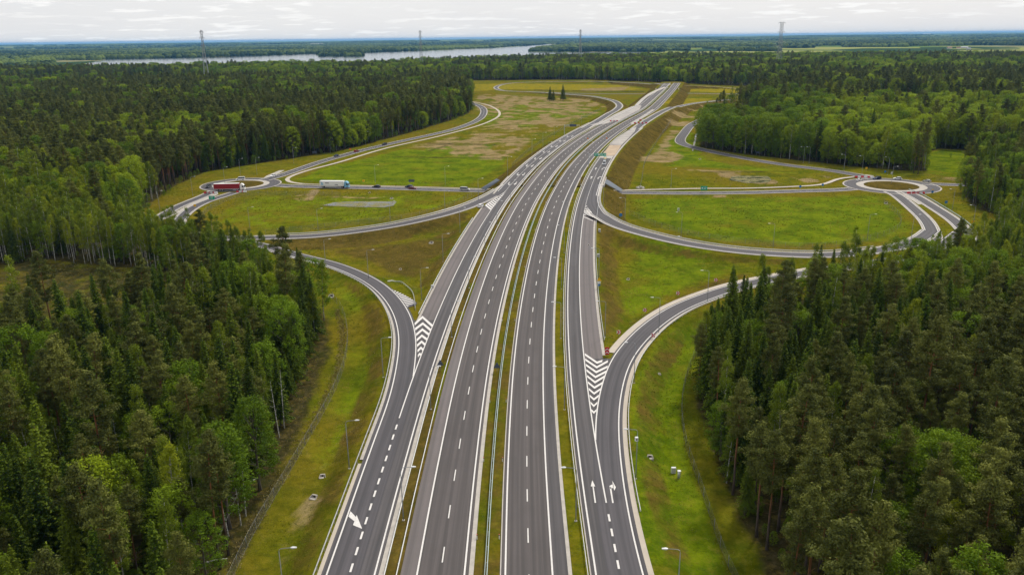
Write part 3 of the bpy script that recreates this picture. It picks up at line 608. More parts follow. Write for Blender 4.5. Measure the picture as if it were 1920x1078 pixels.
dashes(20.3, 45, yed - 1, 2.1, 2.1, .34, .03, 'lane_dashes', M['paint'], col_r)
dashes(20.3, y_ne + 8, y_end_r, 1, 1, .28, .03, 'lane_dashes', M['paint'], col_r)
# the other roads
def road(key, w, mat, edge=.3, lines=True, dash=False, par=None, kerb=.55, dz=.012, cut=None):
    P = PATHS[key]; o = ribbon(P, -w, w, dz, mat, 'slip_road' if key.startswith('slip') else 'road')
    if lines:
        for s in (-1, 1): ribbon(shift(P, s * (w - edge)), -.13, .13, dz + .03, M['paint'], 'edge_line', o, *(('structure',) + tuple(cut) if cut and s > 0 else ()))
    if kerb:
        for s in (-1, 1): ribbon(P, min(s * w, s * (w + kerb)), max(s * w, s * (w + kerb)), dz + .02, M['kerb'], 'kerb', o, *(('structure',) + tuple(cut) if cut and s > 0 else ()))
    if dash: pdash(P, 0, 4, 2, .16, dz + .03, 'lane_dashes', M['paint'], o)
    return o
n1 = near_i(PATHS['slip_nw'], (893, 383)); n2 = near_i(PATHS['slip_ne'], (1134, 411))
road('slip_nw', 3.1, M['asphalt_ramp'], .5, kerb=.8, cut=(0, n1)); road('slip_ne', 3.2, M['asphalt_ramp'], .5, kerb=.9, cut=(n2, None))
road('under_w', 3.5, M['asphalt_ramp'], .3, True, True); road('road_nw', 3.5, M['asphalt_ramp'], .3, True, True, kerb=.5)
road('leg_sw_a', 2.6, M['asphalt_ramp'], .35, kerb=.7); road('leg_sw_b', 2.6, M['asphalt_ramp'], .35, kerb=.7); road('leg_se_a', 2.7, M['asphalt_ramp'], .35, kerb=.8); road('leg_se_b', 2.7, M['asphalt_ramp'], .35, kerb=.8)
road('leg_e', 3.5, M['asphalt_ramp'], .3); road('road_ne', 3.6, M['asphalt_ramp'], .3, False)
road('slip_far_e', 3.2, M['asphalt_ramp'], .4, kerb=.9); road('slip_far_w', 3.2, M['asphalt_ramp'], .4, kerb=.9); road('under_far', 3.3, M['asphalt_ramp'], .3, False, kerb=.9)
for k in ('path_nw', 'path_un_w', 'path_un_e', 'path_far_e'): ribbon(PATHS[k], -1.25 if k != 'path_un_w' else -.8, 1.25 if k != 'path_un_w' else .8, .03, M['footpath'], 'footpath')
# roundabouts
def disc(c, r0_, r1, dz, mat, name, parent=None, n=96, dome=0):
    v = []; f = []; uv = []
    for i in range(n):
        a = 2 * math.pi * i / n
        for r in (r0_, r1): v.append((c[0] + r * math.cos(a), c[1] + r * math.sin(a), c[2] + dz + (dome if r == r0_ else 0))); uv.append((r, a * 18))
    for i in range(n): j = (i + 1) % n; f.append((2 * i, 2 * i + 1, 2 * j + 1, 2 * j))
    if r0_ < .6: f.append(tuple(2 * i for i in range(n)))
    o = link(name, mk(name, v, f, mat, uv=uv), parent)
    if parent is None: tag(o, kind='structure')
    return o
for c, ro, ra, rg in ((CW, 21.5, 15.6, 12.4), (CE, 23.4, 17.4, 13.6)):
    o = disc(c, ra - .1, ro, .02, M['asphalt_ramp'], 'roundabout'); disc(c, ro, ro + .8, .035, M['kerb'], 'kerb', o)
    disc(c, rg, ra, .07, M['kerb'], 'apron', o)
    v = []; f = []; n = 64
    for k, (r, z) in enumerate(((rg, .1), (rg - 2, .45), (rg - 6, .8), (2, 1.0))):
        for i in range(n): v.append((c[0] + r * math.cos(2 * math.pi * i / n), c[1] + r * math.sin(2 * math.pi * i / n), c[2] + z))
    for k in range(3):
        for i in range(n): j = (i + 1) % n; f.append((k * n + i, k * n + j, (k + 1) * n + j, (k + 1) * n + i))
    f.append(tuple(3 * n + i for i in range(n)))
    me_ = mk('island_grass', v, f, M['ground'], True); at = me_.attributes.new('dry', 'FLOAT', 'POINT'); at.data.foreach_set('value', np.full(len(v), .8, np.float32)); link('island_grass', me_, o)
def splitter(px, par_name='traffic_island', mat='kerb'): tag(link(par_name, flat(px, .10, M[mat], par_name)), kind='structure')
splitter([(404, 361.5), (410, 364.5), (372, 381.5), (360, 381), (380, 371)])
splitter([(360, 381), (372, 381.5), (311, 411.5), (307, 410)])
splitter([(489, 338), (499, 338.5), (520, 327), (534, 319.5), (524, 320), (500, 330)])
splitter([(519, 350.5), (534, 346.5), (604, 351), (534, 352)])
splitter([(1693, 364.5), (1705, 364), (1733, 383), (1722, 384)])
splitter([(1600, 352), (1590, 352.5), (1480, 359.5), (1530, 358.5), (1604, 357)])
splitter([(1571, 321.5), (1602, 331.5), (1614, 330.5), (1640, 330)])
splitter([(1751, 346), (1766, 346.5), (1804, 348.5), (1804, 346)])
# gravel, sand and unfinished stretches
for px, mt, nm in (([(1106, 235.5), (1131, 227), (1152, 215), (1167.7, 207.6), (1182, 201), (1194, 197.6), (1202.7, 198.9), (1199, 206.4), (1181, 215.5), (1160, 226.8), (1145, 229.5), (1136.3, 232.4), (1118, 235.5)], 'gravel', 'gravel_bed'),
  ([(1152.6, 261.5), (1165, 253), (1177.7, 245.2), (1194, 237.7), (1190, 247), (1180, 258), (1170, 267.8), (1165, 272.8), (1142.6, 272)], 'gravel', 'gravel_bed'),
  ([(1128, 292.6), (1136, 282), (1143, 272.6), (1165, 273), (1160, 281), (1151.7, 292.4)], 'sand', 'sand_bed'),
  ([(1122, 296), (1126, 292.8), (1151, 292.8), (1147, 297.6)], 'kerb', 'concrete_edge'),
  ([(1190, 197.6), (1202, 186), (1215, 176.3), (1230, 168.8), (1245, 163.5), (1249, 164.4), (1232, 171.5), (1212, 183), (1197, 198)], 'kerb', 'gravel_bed'),
  ([(1181, 231.5), (1197, 222), (1213, 212), (1222, 206), (1228, 206), (1206, 221.5), (1192, 231.5), (1186, 234)], 'gravel', 'gravel_bed')):
    P = [Wm(*q) for q in px]; tag(link(nm, mk(nm, [(p[0], p[1], p[2] + .06) for p in P], [tuple(range(len(P)))], M[mt])), kind='structure')
# painted chevrons, arrows
def paint(polys, name, par, dz=.055, zf=Wm):
    v = []; f = []
    for px in polys:
        b = len(v)
        for q in px: p = zf(*q); v.append((p[0], p[1], p[2] + dz))
        f.append(tuple(range(b, b + len(px))))
    return link(name, mk(name, v, f, M['paint']), par)
def z8(x, y): return (1010 + x / 5.9875, 660 + y / 5.9875)
def zz(x, y): return (480 + x / 3.171, 400 + y / 3.171)
def z3(x, y): return (840 + x / 5.9875, 340 + y / 5.9875)
ch = []
for (l, c, r) in (((517, 14), (655, 108), (716, 88)), ((521, 72), (652, 160), (778, 92)), ((528, 132), (646, 214), (776, 152)), ((535, 192), (637, 270), (758, 208)), ((543, 258), (632, 328), (738, 264)), ((551, 328), (626, 388), (716, 336)), ((561, 402), (622, 454), (696, 404)), ((571, 478), (620, 520), (676, 478)), ((581, 556), (619, 594), (660, 556)), ((590, 640), (620, 668), (650, 640))):
    t = 25
    ch.append([z8(*l), z8(*c), z8(*r), z8(r[0] - 3, r[1] + t), z8(c[0], c[1] + t), z8(l[0] + 2, l[1] + t)])
ch_l = [[c[0], c[1], c[4], c[5]] for c in ch] + [[c[1], c[2], c[3], c[4]] for c in ch]
paint(ch_l, 'gore_chevrons', col_r)
ch = []
for (l, c, r) in (((943, 652), (990, 610), (1052, 664)), ((946, 682), (992, 648), (1043, 690)), ((951, 716), (989, 684), (1033, 716)), ((955, 748), (986, 720), (1021, 745)), ((957, 780), (985, 756), (1009, 776)), ((960, 812), (981, 792), (997, 808)), ((962, 842), (974, 828), (985, 838))):
    t = 15
    ch += [[zz(*l), zz(*c), zz(c[0], c[1] + t), zz(l[0] + 1, l[1] + t)], [zz(*c), zz(*r), zz(r[0] - 4, r[1] + t), zz(c[0], c[1] + t)]]
paint(ch, 'gore_chevrons', col_l)
st = []
for k in range(11):     # upper left gore: slanting bars between the two lines
    t = k / 10.; a = (418 + (630 - 418) * t, 275 + (140 - 275) * t); b = (480 + (640 - 480) * t, 325 + (135 - 325) * t)
    d = (13 - 7 * t, -8 + 4 * t); st.append([z3(*a), z3(*b), z3(b[0] + d[0], b[1] + d[1] - 4), z3(a[0] + d[0], a[1] + d[1])])
st.append([z3(415, 270), z3(425, 275), z3(640, 120), z3(634, 122)])
paint(st, 'gore_hatching', col_l)
ch = []
for (l, c, r) in (((1545, 285), (1558, 275), (1562, 282)), ((1540, 308), (1572, 302), (1585, 318)), ((1535, 330), (1590, 322), (1606, 345)), ((1530, 352), (1608, 342), (1628, 368)), ((1527, 375), (1622, 372), (1650, 392)), ((1526, 398), (1624, 440), (1630, 430))):
    t = 7; ch += [[z3(*l), z3(*c), z3(c[0], c[1] + t), z3(l[0], l[1] + t)], [z3(*c), z3(*r), z3(r[0], r[1] + t), z3(c[0], c[1] + t)]]
paint(ch, 'gore_chevrons', col_r)
# striped recovery areas beside the slip roads
def bay(P, i0, i1, side, o_in, wmax, par, n):
    k = i1 - i0; t = np.linspace(0, 1, k); w = wmax * np.minimum(1, t / .75) ** .8 * np.minimum(1, (1 - t) / .12) ** .7 if side < 0 else wmax * np.minimum(1, t / .15) * np.minimum(1, (1 - t) / .8)
    full = np.zeros(len(P)); full[i0:i1] = w
    o = ribbon(P, side * o_in, side * (o_in + full), .02, M['asphalt_ramp'], 'paved_area', i0=i0, i1=i1)
    Pn, _ = norms(P); v = []; f = []; s_ = np.arange(len(P)) * np.hypot(*(P[i0 + 1] - P[i0])[:2]); L = s_[i1] - s_[i0]
    for q in range(n):
        c0 = s_[i0] + L * (q + .5) / n; b = len(v); hw = L / n * .24
        for a_, oo in ((c0 - hw, 0), (c0 + hw, 0), (c0 + hw, 1), (c0 - hw, 1)):
            p = np.array([np.interp(a_ - (side < 0) * 1.2 * oo, s_, P[:, j]) for j in range(3)]); nn = np.array([np.interp(a_, s_, Pn[:, j]) for j in range(2)]); ww = np.interp(a_, s_, full)
            p[:2] += nn * side * (o_in + .15 + oo * max(0, ww - .3)); v.append((p[0], p[1], p[2] + .05))
        f.append((b, b + 1, b + 2, b + 3))
    link('area_hatching', mk('area_hatching', v, f, M['paint']), o)
bay(PATHS['slip_w'], A0, A1, -1, 4.7, 3.7, slw, 13)
bay(PATHS['slip_ne'], B0, B1, 1, 3.1, 3.0, exr, 14)
def z6(x, y): return (640 + x / 5.9875, 840 + y / 5.9875)
def zb(x, y): return (960 + x / 3.19, 740 + y / 3.19)
paint([[z6(103, 708), z6(166, 776), z6(148, 822), z6(80, 768)], [z6(172, 750), z6(234, 906), z6(130, 863), z6(150, 815)]], 'merge_arrow', col_l)
paint([[zb(481, 546), zb(488, 546), zb(503, 646), zb(494, 646)], [zb(480, 511), zb(498, 548), zb(471, 548)]], 'straight_arrow', col_r)
paint([[zb(584, 553), zb(593, 553), zb(608, 647), zb(599, 647)], [zb(583, 545), zb(606, 533), zb(608, 556), zb(584, 562)], [zb(600, 514), zb(621, 553), zb(612, 574), zb(605, 552)]], 'turn_arrow', col_r)
def arrow(y, off, kind, sc_, name, par, flip=False):
    """lane arrow painted along the highway, its head away from the camera unless flipped"""
    s = -1 if flip else 1
    P = [[(-.12, -2.2), (.12, -2.2), (.12, .6), (-.12, .6)]]
    if kind == 'ahead': P.append([(-.45, .5), (.45, .5), (0, 2.2)])
    else:
        k = kind
        P += [[(-.12, .3), (.12, .3), (.12 + k * .5, 1.1), (-.12 + k * .5, 1.5)], [(k * .3, .7), (k * 1.3, 1.5), (k * .3, 2.1)]]
    v = []; f = []
    for q in P:
        b = len(v)
        for u, w in q: v.append(cor(y + s * w * sc_, off + s * u * sc_ * .9, .055))
        f.append(tuple(range(b, b + len(q))))
    return link(name, mk(name, v, f, M['paint']), par)
def z2(x, y): return (930 + x / 7.983, 230 + y / 7.983)
for (a, b) in (((200, 915), (295, 912)), ((335, 775), (425, 775)), ((470, 645), (548, 648)), ((593, 540), (668, 538)), ((720, 440), (790, 440)), ((830, 358), (905, 355)), ((950, 275), (1015, 275)), ((1060, 208), (1130, 205))):
    arrow(Yof(*z2(*a)), -22.75, -1, 1.9, 'lane_arrow', col_l, True); arrow(Yof(*z2(*b)), -19.1, 'ahead', 1.9, 'lane_arrow', col_l, True)
for (a, b) in (((1420, 825), (1515, 828)), ((1487, 692), (1580, 692))):
    arrow(Yof(*z2(*a)), 18.5, 'ahead', 1.7, 'lane_arrow', col_r); arrow(Yof(*z2(*b)), 22.2, 1, 1.7, 'lane_arrow', col_r)
# ------------------------------------------------------------------ bridges where the highway crosses the lower roads
def bridge(key, o0, o1, label, half=11.5):
    P = PATHS[key]; k = int(np.argmin(np.abs(offof(P[:, 0], np.clip(P[:, 1], 45, 1320))) + (P[:, 1] < 100) * 1e4)); yc = P[k, 1]
    c = cor(yc, 0); b = empty('road_bridge', (c[0], c[1], c[2] - 6), 0, label, 'bridge'); B = Vector(b.location)
    def yat(o): 
        off = offof(P[:, 0], np.clip(P[:, 1], 45, 1320)); j = np.argsort(off); return float(np.interp(o, off[j], P[j, 1]))
    os_ = np.linspace(o0, o1, 14); mb = MB()
    for z0, z1 in ((-.17, -1.2),):
        rings = []
        for o in os_:
            y = yat(o); a = Vector(cor(y - half, o)) - B; d = Vector(cor(y + half, o)) - B
            rings.append([(a.x, a.y, a.z + z0), (d.x, d.y, d.z + z0), (d.x, d.y, d.z + z1), (a.x, a.y, a.z + z1)])
        mb.loft(rings)
    dk = mb.obj('deck', M['ground'], b)
    at = dk.data.attributes.new('dry', 'FLOAT', 'POINT'); at.data.foreach_set('value', np.full(len(dk.data.vertices), .75, np.float32))
    for s in (-1, 1):
        mb = MB(); rings = []
        for o in os_:
            y = yat(o); a = Vector(cor(y + s * (half - 2.2), o)) - B; d = Vector(cor(y + s * (half - 1.4), o)) - B
            rings.append([(a.x, a.y, a.z - 1.2), (d.x, d.y, d.z - 1.2), (d.x, d.y, -.8 - B.z), (a.x, a.y, -.8 - B.z)])
        mb.loft(rings).obj('abutment', M['concrete'], b)
    for o in (o0, o1):
        y = yat(o); mb = MB(); rings = []
        for t in (-1, 1):
            a = Vector(cor(y + t * half, o)) - B; rings.append([(a.x - .2, a.y, a.z - 1.25), (a.x + .2, a.y, a.z - 1.25), (a.x + .2, a.y, a.z + .25), (a.x - .2, a.y, a.z + .25)])
        mb.loft(rings).obj('edge_beam', M['concrete'], b)
    return b
bridge('under_w', -26.4, 26.3, 'concrete bridge carrying the highway over the road with the white truck')
bridge('under_far', -15.6, 15.6, 'far concrete bridge carrying the highway over the lower road near the far woods')
def slab(pts, name, label, mat, th=.3):
    P = [np.array(p) for p in pts]; n = len(P); mb = MB()
    mb.loft([[tuple(p - np.array([0, 0, th])) for p in P], [tuple(p) for p in P]]); o = mb.obj(name, M[mat]); return tag(o, label, 'paving')
def Gz(px, py, z): p = W(px, py, z); return p
slab([Gz(1131.5, 342, 6.2), Gz(1139, 336.5, 6.2), Gz(1167.5, 355.5, .5), Gz(1163, 359.2, .3)], 'stone_slope', 'dark stone paved slope beside the underpass mouth, right of the highway', 'stone')
slab([Gz(902, 353, .5), Gz(910, 355.5, .4), Gz(937, 338, 6), Gz(931, 335, 6)], 'stone_slope', 'grey stone paved slope beside the underpass mouth, left of the highway', 'stone')
def z1(x, y): return (1090 + x / 7.983, 145 + y / 7.983)
slab([Gz(*z1(1425, 195), 6), Gz(*z1(1455, 178), 6), Gz(*z1(1555, 240), .4), Gz(*z1(1505, 248), .3)], 'stone_slope', 'grey stone paved slope at the far bridge', 'stone')
# ------------------------------------------------------------------ water
def lake(px, name, mat, z, dz=0): 
    P = [W(a, b, z) for a, b in px]; return tag(link(name, mk(name, [(p[0], p[1], z + dz) for p in P], [tuple(range(len(P)))], M[mat])), kind='structure')
lake([(150, 122), (200, 111.8), (300, 110), (420, 107.5), (520, 104), (593, 101), (597, 106), (680, 106.5), (678, 99.5), (760, 97), (860, 93.5), (923, 90.5), (960, 88.5), (1026, 83.6), (1087, 83.8), (1042, 88.5), (1005, 93), (992, 98), (1060, 98.6), (1206, 98.6), (1200, 101), (1040, 104), (900, 112), (700, 122), (400, 124)], 'lake', 'lake', -2.4)
lake([(1828, 104), (1850, 102.2), (1925, 99.5), (2050, 97), (2050, 108), (1850, 108)], 'lake', 'lake', -2.4)
lake([(1428, 101.5), (1440, 99.6), (1456, 99.8), (1452, 101.6)], 'lake', 'lake', -2.4)
tag(link('pond', flat([(604, 386), (625, 380), (657, 378.5), (700, 378), (744, 378.5), (738, 386), (720, 389.5), (660, 388.5)], .12, M['pond'], 'pond')), kind='structure')
tag(link('pond', flat([(1367, 338), (1372, 331.5), (1390, 330), (1440, 331), (1447, 337), (1440, 343), (1400, 344)], .12, M['pond'], 'pond')), kind='structure')
tag(link('pond', flat([(1297, 283), (1300, 270), (1304, 252), (1308, 251), (1303, 272), (1299.5, 284)], .15, M['pond'], 'ditch_water')), kind='structure')
NTREE=300
# ------------------------------------------------------------------ tree models: leaf cards in clumps on real limbs
class Tree:
    def __init__(s, seed): s.r = np.random.default_rng(seed); s.c = []; s.n = []; s.s = []; s.t = []; s.p = []; s.wood = MB()
    def clump(s, ctr, rad, n, size, tint, tip=0.0, flat_=1.0, upb=.35):
        r = s.r; d = r.normal(size=(n, 3)); d /= np.linalg.norm(d, axis=1)[:, None]; k = r.random(n) ** .45
        p = np.asarray(ctr) + d * k[:, None] * np.asarray(rad) * np.array([1, 1, flat_])
        nn = d + r.normal(size=(n, 3)) * .45 + np.array([0, 0, upb]); nn /= np.linalg.norm(nn, axis=1)[:, None]
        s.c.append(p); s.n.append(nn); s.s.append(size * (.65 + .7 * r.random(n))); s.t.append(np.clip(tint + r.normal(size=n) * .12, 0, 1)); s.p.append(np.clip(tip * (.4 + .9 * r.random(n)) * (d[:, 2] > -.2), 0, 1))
    def limb(s, a, b, r0_, r1, sag=0.0):
        a = np.asarray(a, float); b = np.asarray(b, float); m_ = (a + b) / 2 + np.array([0, 0, sag]); s.wood.tube([a, m_, b], [r0_, (r0_ + r1) / 2, r1], 4)
    def trunk(s, h, r_, lean=.3, n=7, k=6):
        r = s.r; a = r.random() * 6.28; pts = []; rr = []
        for i in range(n):
            t = i / (n - 1); pts.append((math.cos(a) * lean * t * t + (r.random() - .5) * .12 * (i > 0), math.sin(a) * lean * t * t + (r.random() - .5) * .12 * (i > 0), -.6 + (h + .6) * t)); rr.append(r_ * (1.25 if i == 0 else 1) * (1 - .85 * t))
        s.wood.tube(pts, rr, k); s.tp = np.array(pts)
    def at(s, z): return np.array([np.interp(z, s.tp[:, 2], s.tp[:, i]) for i in range(2)] + [z])
    def meshes(s, name, mat, wood):
        c = np.concatenate(s.c); n = np.concatenate(s.n); sz = np.concatenate(s.s)[:, None]; N = len(c); r = s.r
        a = np.cross(n, r.normal(size=(N, 3))); a /= np.linalg.norm(a, axis=1)[:, None] + 1e-9; b = np.cross(n, a)
        q = [c + a * sz * (r.random((N, 1)) * .5 + .6), c + b * sz * (r.random((N, 1)) * .35 + .3) + n * sz * .12, c - a * sz * (r.random((N, 1)) * .5 + .6), c - b * sz * (r.random((N, 1)) * .35 + .3) - n * sz * .1]
        v = np.stack(q, 1).reshape(-1, 3); f = np.arange(4 * N).reshape(-1, 4)
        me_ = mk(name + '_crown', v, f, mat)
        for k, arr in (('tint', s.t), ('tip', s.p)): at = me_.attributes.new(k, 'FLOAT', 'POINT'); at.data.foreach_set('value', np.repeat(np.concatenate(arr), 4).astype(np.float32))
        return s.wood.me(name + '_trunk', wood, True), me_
def pine(seed):
    t = Tree(seed); r = t.r; h = 21 + r.random() * 3; t.trunk(h, .24, .8); c0 = h * (.46 + .12 * r.random()); rm = 2.3 + .7 * r.random()
    k = 13 + int(r.integers(0, 4))
    for i in range(k):
        u = i / (k - 1); z = c0 + (h - c0 - .4) * u; prof = (.45 + 1.1 * u if u < .45 else 1 - .92 * (u - .45) / .55)
        for j in range(4 if u < .85 else 2):
            if r.random() < .18: continue
            az = r.random() * 6.28; L = rm * prof * (.65 + .6 * r.random()); p = t.at(z); e = p + np.array([math.cos(az) * L, math.sin(az) * L, .25 * L + .3 * r.random()])
            t.limb(p, e, .035, .012, -.1); tint = r.random()
            for q in (.55, .8, 1.0):
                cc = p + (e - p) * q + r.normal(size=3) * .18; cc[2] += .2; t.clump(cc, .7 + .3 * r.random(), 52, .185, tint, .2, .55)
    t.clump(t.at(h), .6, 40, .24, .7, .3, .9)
    for i in range(5):      # dead lower limbs
        z = c0 * (.55 + .42 * r.random()); az = r.random() * 6.28; L = .8 + 1.3 * r.random(); p = t.at(z); t.limb(p, p + np.array([math.cos(az) * L, math.sin(az) * L, .1]), .035, .01)
    return t.meshes('pine', M['pine'], M['pinebark'])
def spruce(seed):
    t = Tree(seed); r = t.r; h = 18 + r.random() * 4; t.trunk(h, .22, .3); z = h * .1; rm = 3.1 + .7 * r.random()
    while z < h - .3:
        u = z / h; L0 = rm * (1 - u) ** .92 + .12; nb = 7 if u < .7 else 5; off = r.random() * 6.28
        for j in range(nb):
            az = off + 6.28 * j / nb + r.normal() * .25; L = L0 * (.7 + .5 * r.random()); p = t.at(z); dr = -.28 * L * (1.05 - u) + .12 * L * u; e = p + np.array([math.cos(az) * L, math.sin(az) * L, dr])
            if L > .6: t.limb(p, e, .035, .01, .12 * L)
            tint = r.random() * .8; m_ = max(2, int(L / .36))
            for q in range(m_):
                w = (q + .7) / m_; cc = p + (e - p) * w; cc[2] += .12 * L * 4 * w * (1 - w)
                t.clump(cc, .16 + .26 * (1 - w * .4) * min(1, L), 15 if u < .5 else 12, .185, tint + .15 * w, .75 * max(0, w - .55) / .45 + .12, .5, .55)
        z += .62 - .2 * u
    t.clump(t.at(h), .13, 10, .22, .6, .6, 3.0)
    return t.meshes('spruce', M['spruce'], M['sprucebark'])
def birch(seed, mt='birch'):
    t = Tree(seed); r = t.r; h = 19 + r.random() * 4; t.trunk(h * .97, .16, .9); c0 = h * (.3 + .12 * r.random()); rm = 1.75 + .6 * r.random()
    for i in range(64):
        u = r.random() ** .85; z = c0 + (h - c0) * u; prof = math.sin(math.pi * min(1, .16 + .84 * u) ** .9) ** .7 if u < .97 else .2
        az = r.random() * 6.28; L = rm * prof * (.35 + .75 * r.random()); p = t.at(max(c0 * .9, z - .7 * L)); e = t.at(min(z, h)) + np.array([math.cos(az) * L, math.sin(az) * L, 0])
        if i % 2 == 0: t.limb(p, e, .03, .008)
        t.clump(e, .55 + .35 * r.random(), 58, .165, r.random(), .25 * u, 1.15, .25)
    return t.meshes('birch', M[mt], M['birchbark'])
def broad(seed, mt='broadleaf'):
    t = Tree(seed); r = t.r; h = 15 + r.random() * 4; t.trunk(h * .8, .26, .5); R = 3.4 + r.random() * .9; c0 = h * .2; lob = [(r.random() * 6.28, .55 + .5 * r.random()) for _ in range(6)]
    for i in range(92):
        u = (i + .5) / 92; z = c0 + (h - c0) * (1 - (1 - u) ** 1.25); v = (z - c0) / (h - c0); az = i * 2.4 + r.normal() * .3
        lobe = .78 + .3 * max(math.cos(az - a) * w for a, w in lob); rad = R * (math.sin(math.pi * (.12 + .82 * v)) ** .6) * lobe * (.72 + .34 * r.random())
        e = t.at(min(z, h * .8)); e = np.array([e[0] + math.cos(az) * rad, e[1] + math.sin(az) * rad, z])
        if i % 3 == 0: t.limb(t.at(max(c0 * .7, z * .75)), e, .05, .012)
        t.clump(e, .75 + .45 * r.random(), 64, .2, r.random(), .25 * v, .8, .4)
    return t.meshes('broadleaf', M[mt], M['broadbark'])
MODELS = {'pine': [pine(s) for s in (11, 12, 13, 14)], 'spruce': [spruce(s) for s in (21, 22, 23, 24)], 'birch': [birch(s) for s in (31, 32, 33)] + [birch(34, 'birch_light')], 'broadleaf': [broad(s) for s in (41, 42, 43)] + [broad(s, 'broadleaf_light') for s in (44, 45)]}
# ------------------------------------------------------------------ where the trees stand
def scatter(poly, sp0, margin=0.0, ymax=1e9, ymin=-1e9, grow=0.0, jit=.42, mind=None):
    x0, y0 = poly.min(0); x1, y1 = poly.max(0); y0 = max(y0, ymin); y1 = min(y1, ymax); out = []
    y = y0
    while y < y1:
        s = sp0 * (1 + grow * max(0, y - 300) / 1000); lim = .70 * y + 60; xs = np.arange(max(x0, -lim), min(x1, lim), s)
        if len(xs): out.append(np.column_stack([xs + (rng.random(len(xs)) - .5) * 2 * jit * s + (s / 2 if int(y / s) % 2 else 0), y + (rng.random(len(xs)) - .5) * 2 * jit * s, np.full(len(xs), s / sp0)]))
        y += s * .9
    if not out: return np.zeros((0, 3))
    P = np.vstack(out); P = P[inside(poly, P[:, 0], P[:, 1])]
    P = P[DR(P[:, 0], P[:, 1]) > 5.0]
    return P
KN = ['pine', 'spruce', 'birch', 'broadleaf']
ALLT = []          # x, y, z, kind, scale, region
def plant(reg, P, mixf, hs=(1, 1, 1, 1), spread=.16):
    if not len(P): return
    w = np.clip(mixf(P[:, 0], P[:, 1]), 0, None); w /= w.sum(1)[:, None]; k = (rng.random(len(P))[:, None] > np.cumsum(w, 1)).sum(1).clip(0, 3)
    s = np.array(hs)[k] * (np.where(P[:, 1] > 205, .85, 1) if reg == 'F6' else 1) * (1 + spread * rng.normal(size=len(P))).clip(.6, 1.35); z = H(P[:, 0], P[:, 1])
    for i in range(len(P)): ALLT.append((P[i, 0], P[i, 1], z[i], int(k[i]), float(s[i]), reg, P[i, 2]))
def mixc(p, s, b, d, sc_=35, amp=1.0, seed=50):
    def f(x, y):
        q = np.stack([np.full(x.shape, a) * np.exp(amp * 3.2 * (fbm(x / sc_, y / sc_, seed + 7 * i, 3) - .5)) for i, a in enumerate((p, s, b, d))], 1); return q
    return f
plant('F1', scatter(FOR['F1'], 4.9), mixc(.24, .50, .14, .12, 22, 1.1, 51), (.86, .88, .86, .84), .2)
def mix6(x, y):
    px = []
    a = mixc(.22, .58, .1, .08, 22, 1, 61)(x, y); b = mixc(.72, .04, .06, .2, 22, .8, 62)(x, y); c = mixc(.02, .2, .48, .3, 25, 1, 63)(x, y)
    t = sstep(-6, 6, 127 + (x - 50) * .95 - y + (fbm(x / 18, y / 18, 64) - .5) * 26)[:, None]; u = sstep(196, 226, y + (fbm(x / 15, y / 15, 65) - .5) * 30)[:, None]
    return (a * (1 - t) + b * t) * (1 - u) + c * u
plant('F6', scatter(FOR['F6'], 5.0), mix6, (.93, .88, .9, .82))
plant('F2', scatter(FOR['F2'], 4.0), mixc(.03, .06, .82, .09, 20, .8, 71), (.85, .85, .86, .8), .1)
def mix3(x, y):
    a = mixc(.8, .1, .05, .05, 45, 1.2, 81)(x, y); b = mixc(.12, .1, .36, .42, 30, 1.2, 82)(x, y); t = sstep(0, 40, (430 - y) + (fbm(x / 40, y / 40, 83) - .5) * 90)[:, None]; br = sstep(.555, .6, fbm(x / 130, y / 60, 84))[:, None]
    return a * (1 - t) * (1 - .8 * br) + b * np.maximum(t, .8 * br)
plant('F3', scatter(FOR['F3'], 5.0, ymax=1450, grow=.25), mix3, (.95, .93, .98, 1.1))
plant('F5', scatter(FOR['F5'], 5.0), mixc(.2, .35, .15, .3, 25, 1, 91), (.9, .9, .85, .85))
def mix4(x, y):
    a = mixc(.06, .05, .26, .63, 40, 1.3, 95)(x, y); b = mixc(.55, .15, .14, .16, 60, 1.6, 96)(x, y); t = sstep(780, 980, y + (fbm(x / 90, y / 90, 97) - .5) * 260)[:, None]; return a * (1 - t) + b * t
g4 = scatter(FOR['F4'], 5.6, ymax=1500, grow=.3)
plant('F4', g4[(fbm(g4[:, 0] / 110, g4[:, 1] / 70, 98) < .58) | (g4[:, 1] < 520)], mix4, (.95, .9, .95, 1.0), .27)
gf = scatter(FOR['FF'], 7.0, ymin=1330, grow=.32)
def mixF(x, y):
    a = mixc(.62, .12, .14, .12, 130, 1.5, 101)(x, y); b = mixc(.08, .04, .48, .4, 60, 1, 102)(x, y); t = sstep(.5, .55, fbm(x / 260, y / 110, 103))[:, None]; return a * (1 - t) + b * t
plant('FF', gf, mixF, (.95, .95, .95, 1.15))
# shrubs and saplings along the wood edges
EDGE = []
for reg in ('F3', 'F4', 'F5'):
    poly = FOR[reg]
    for i in range(len(poly) - 1):
        a, b = poly[i], poly[i + 1]; L = np.hypot(*(b - a))
        if L > 260 or a[1] > 900: continue
        for q in np.arange(0, L, 3.2):
            if rng.random() < .3: p = a + (b - a) * q / L + rng.normal(size=2) * 1.8; EDGE.append((p[0], p[1], .12 + .2 * rng.random() ** 1.5))
EDGE = [e for e in EDGE if DR(np.array([e[0]]), np.array([e[1]]))[0] > 4]
def visible(x, y, z, h, m_=25):
    a = PX((x, y, z)); b = PX((x, y, z + h)); return a[2] > 5 and max(a[0], b[0]) > -200 and min(a[0], b[0]) < 2120 and b[1] < 1078 + m_ and a[1] > 0
HT = [22.5, 20, 21, 17]
ALLT = [t for t in ALLT if visible(t[0], t[1], t[2], HT[t[3]] * t[4])]
ALLT.sort(key=lambda t: t[0] ** 2 + t[1] ** 2)
IND = [t for t in ALLT if 0]; REST = []; cnt = [0] * 4
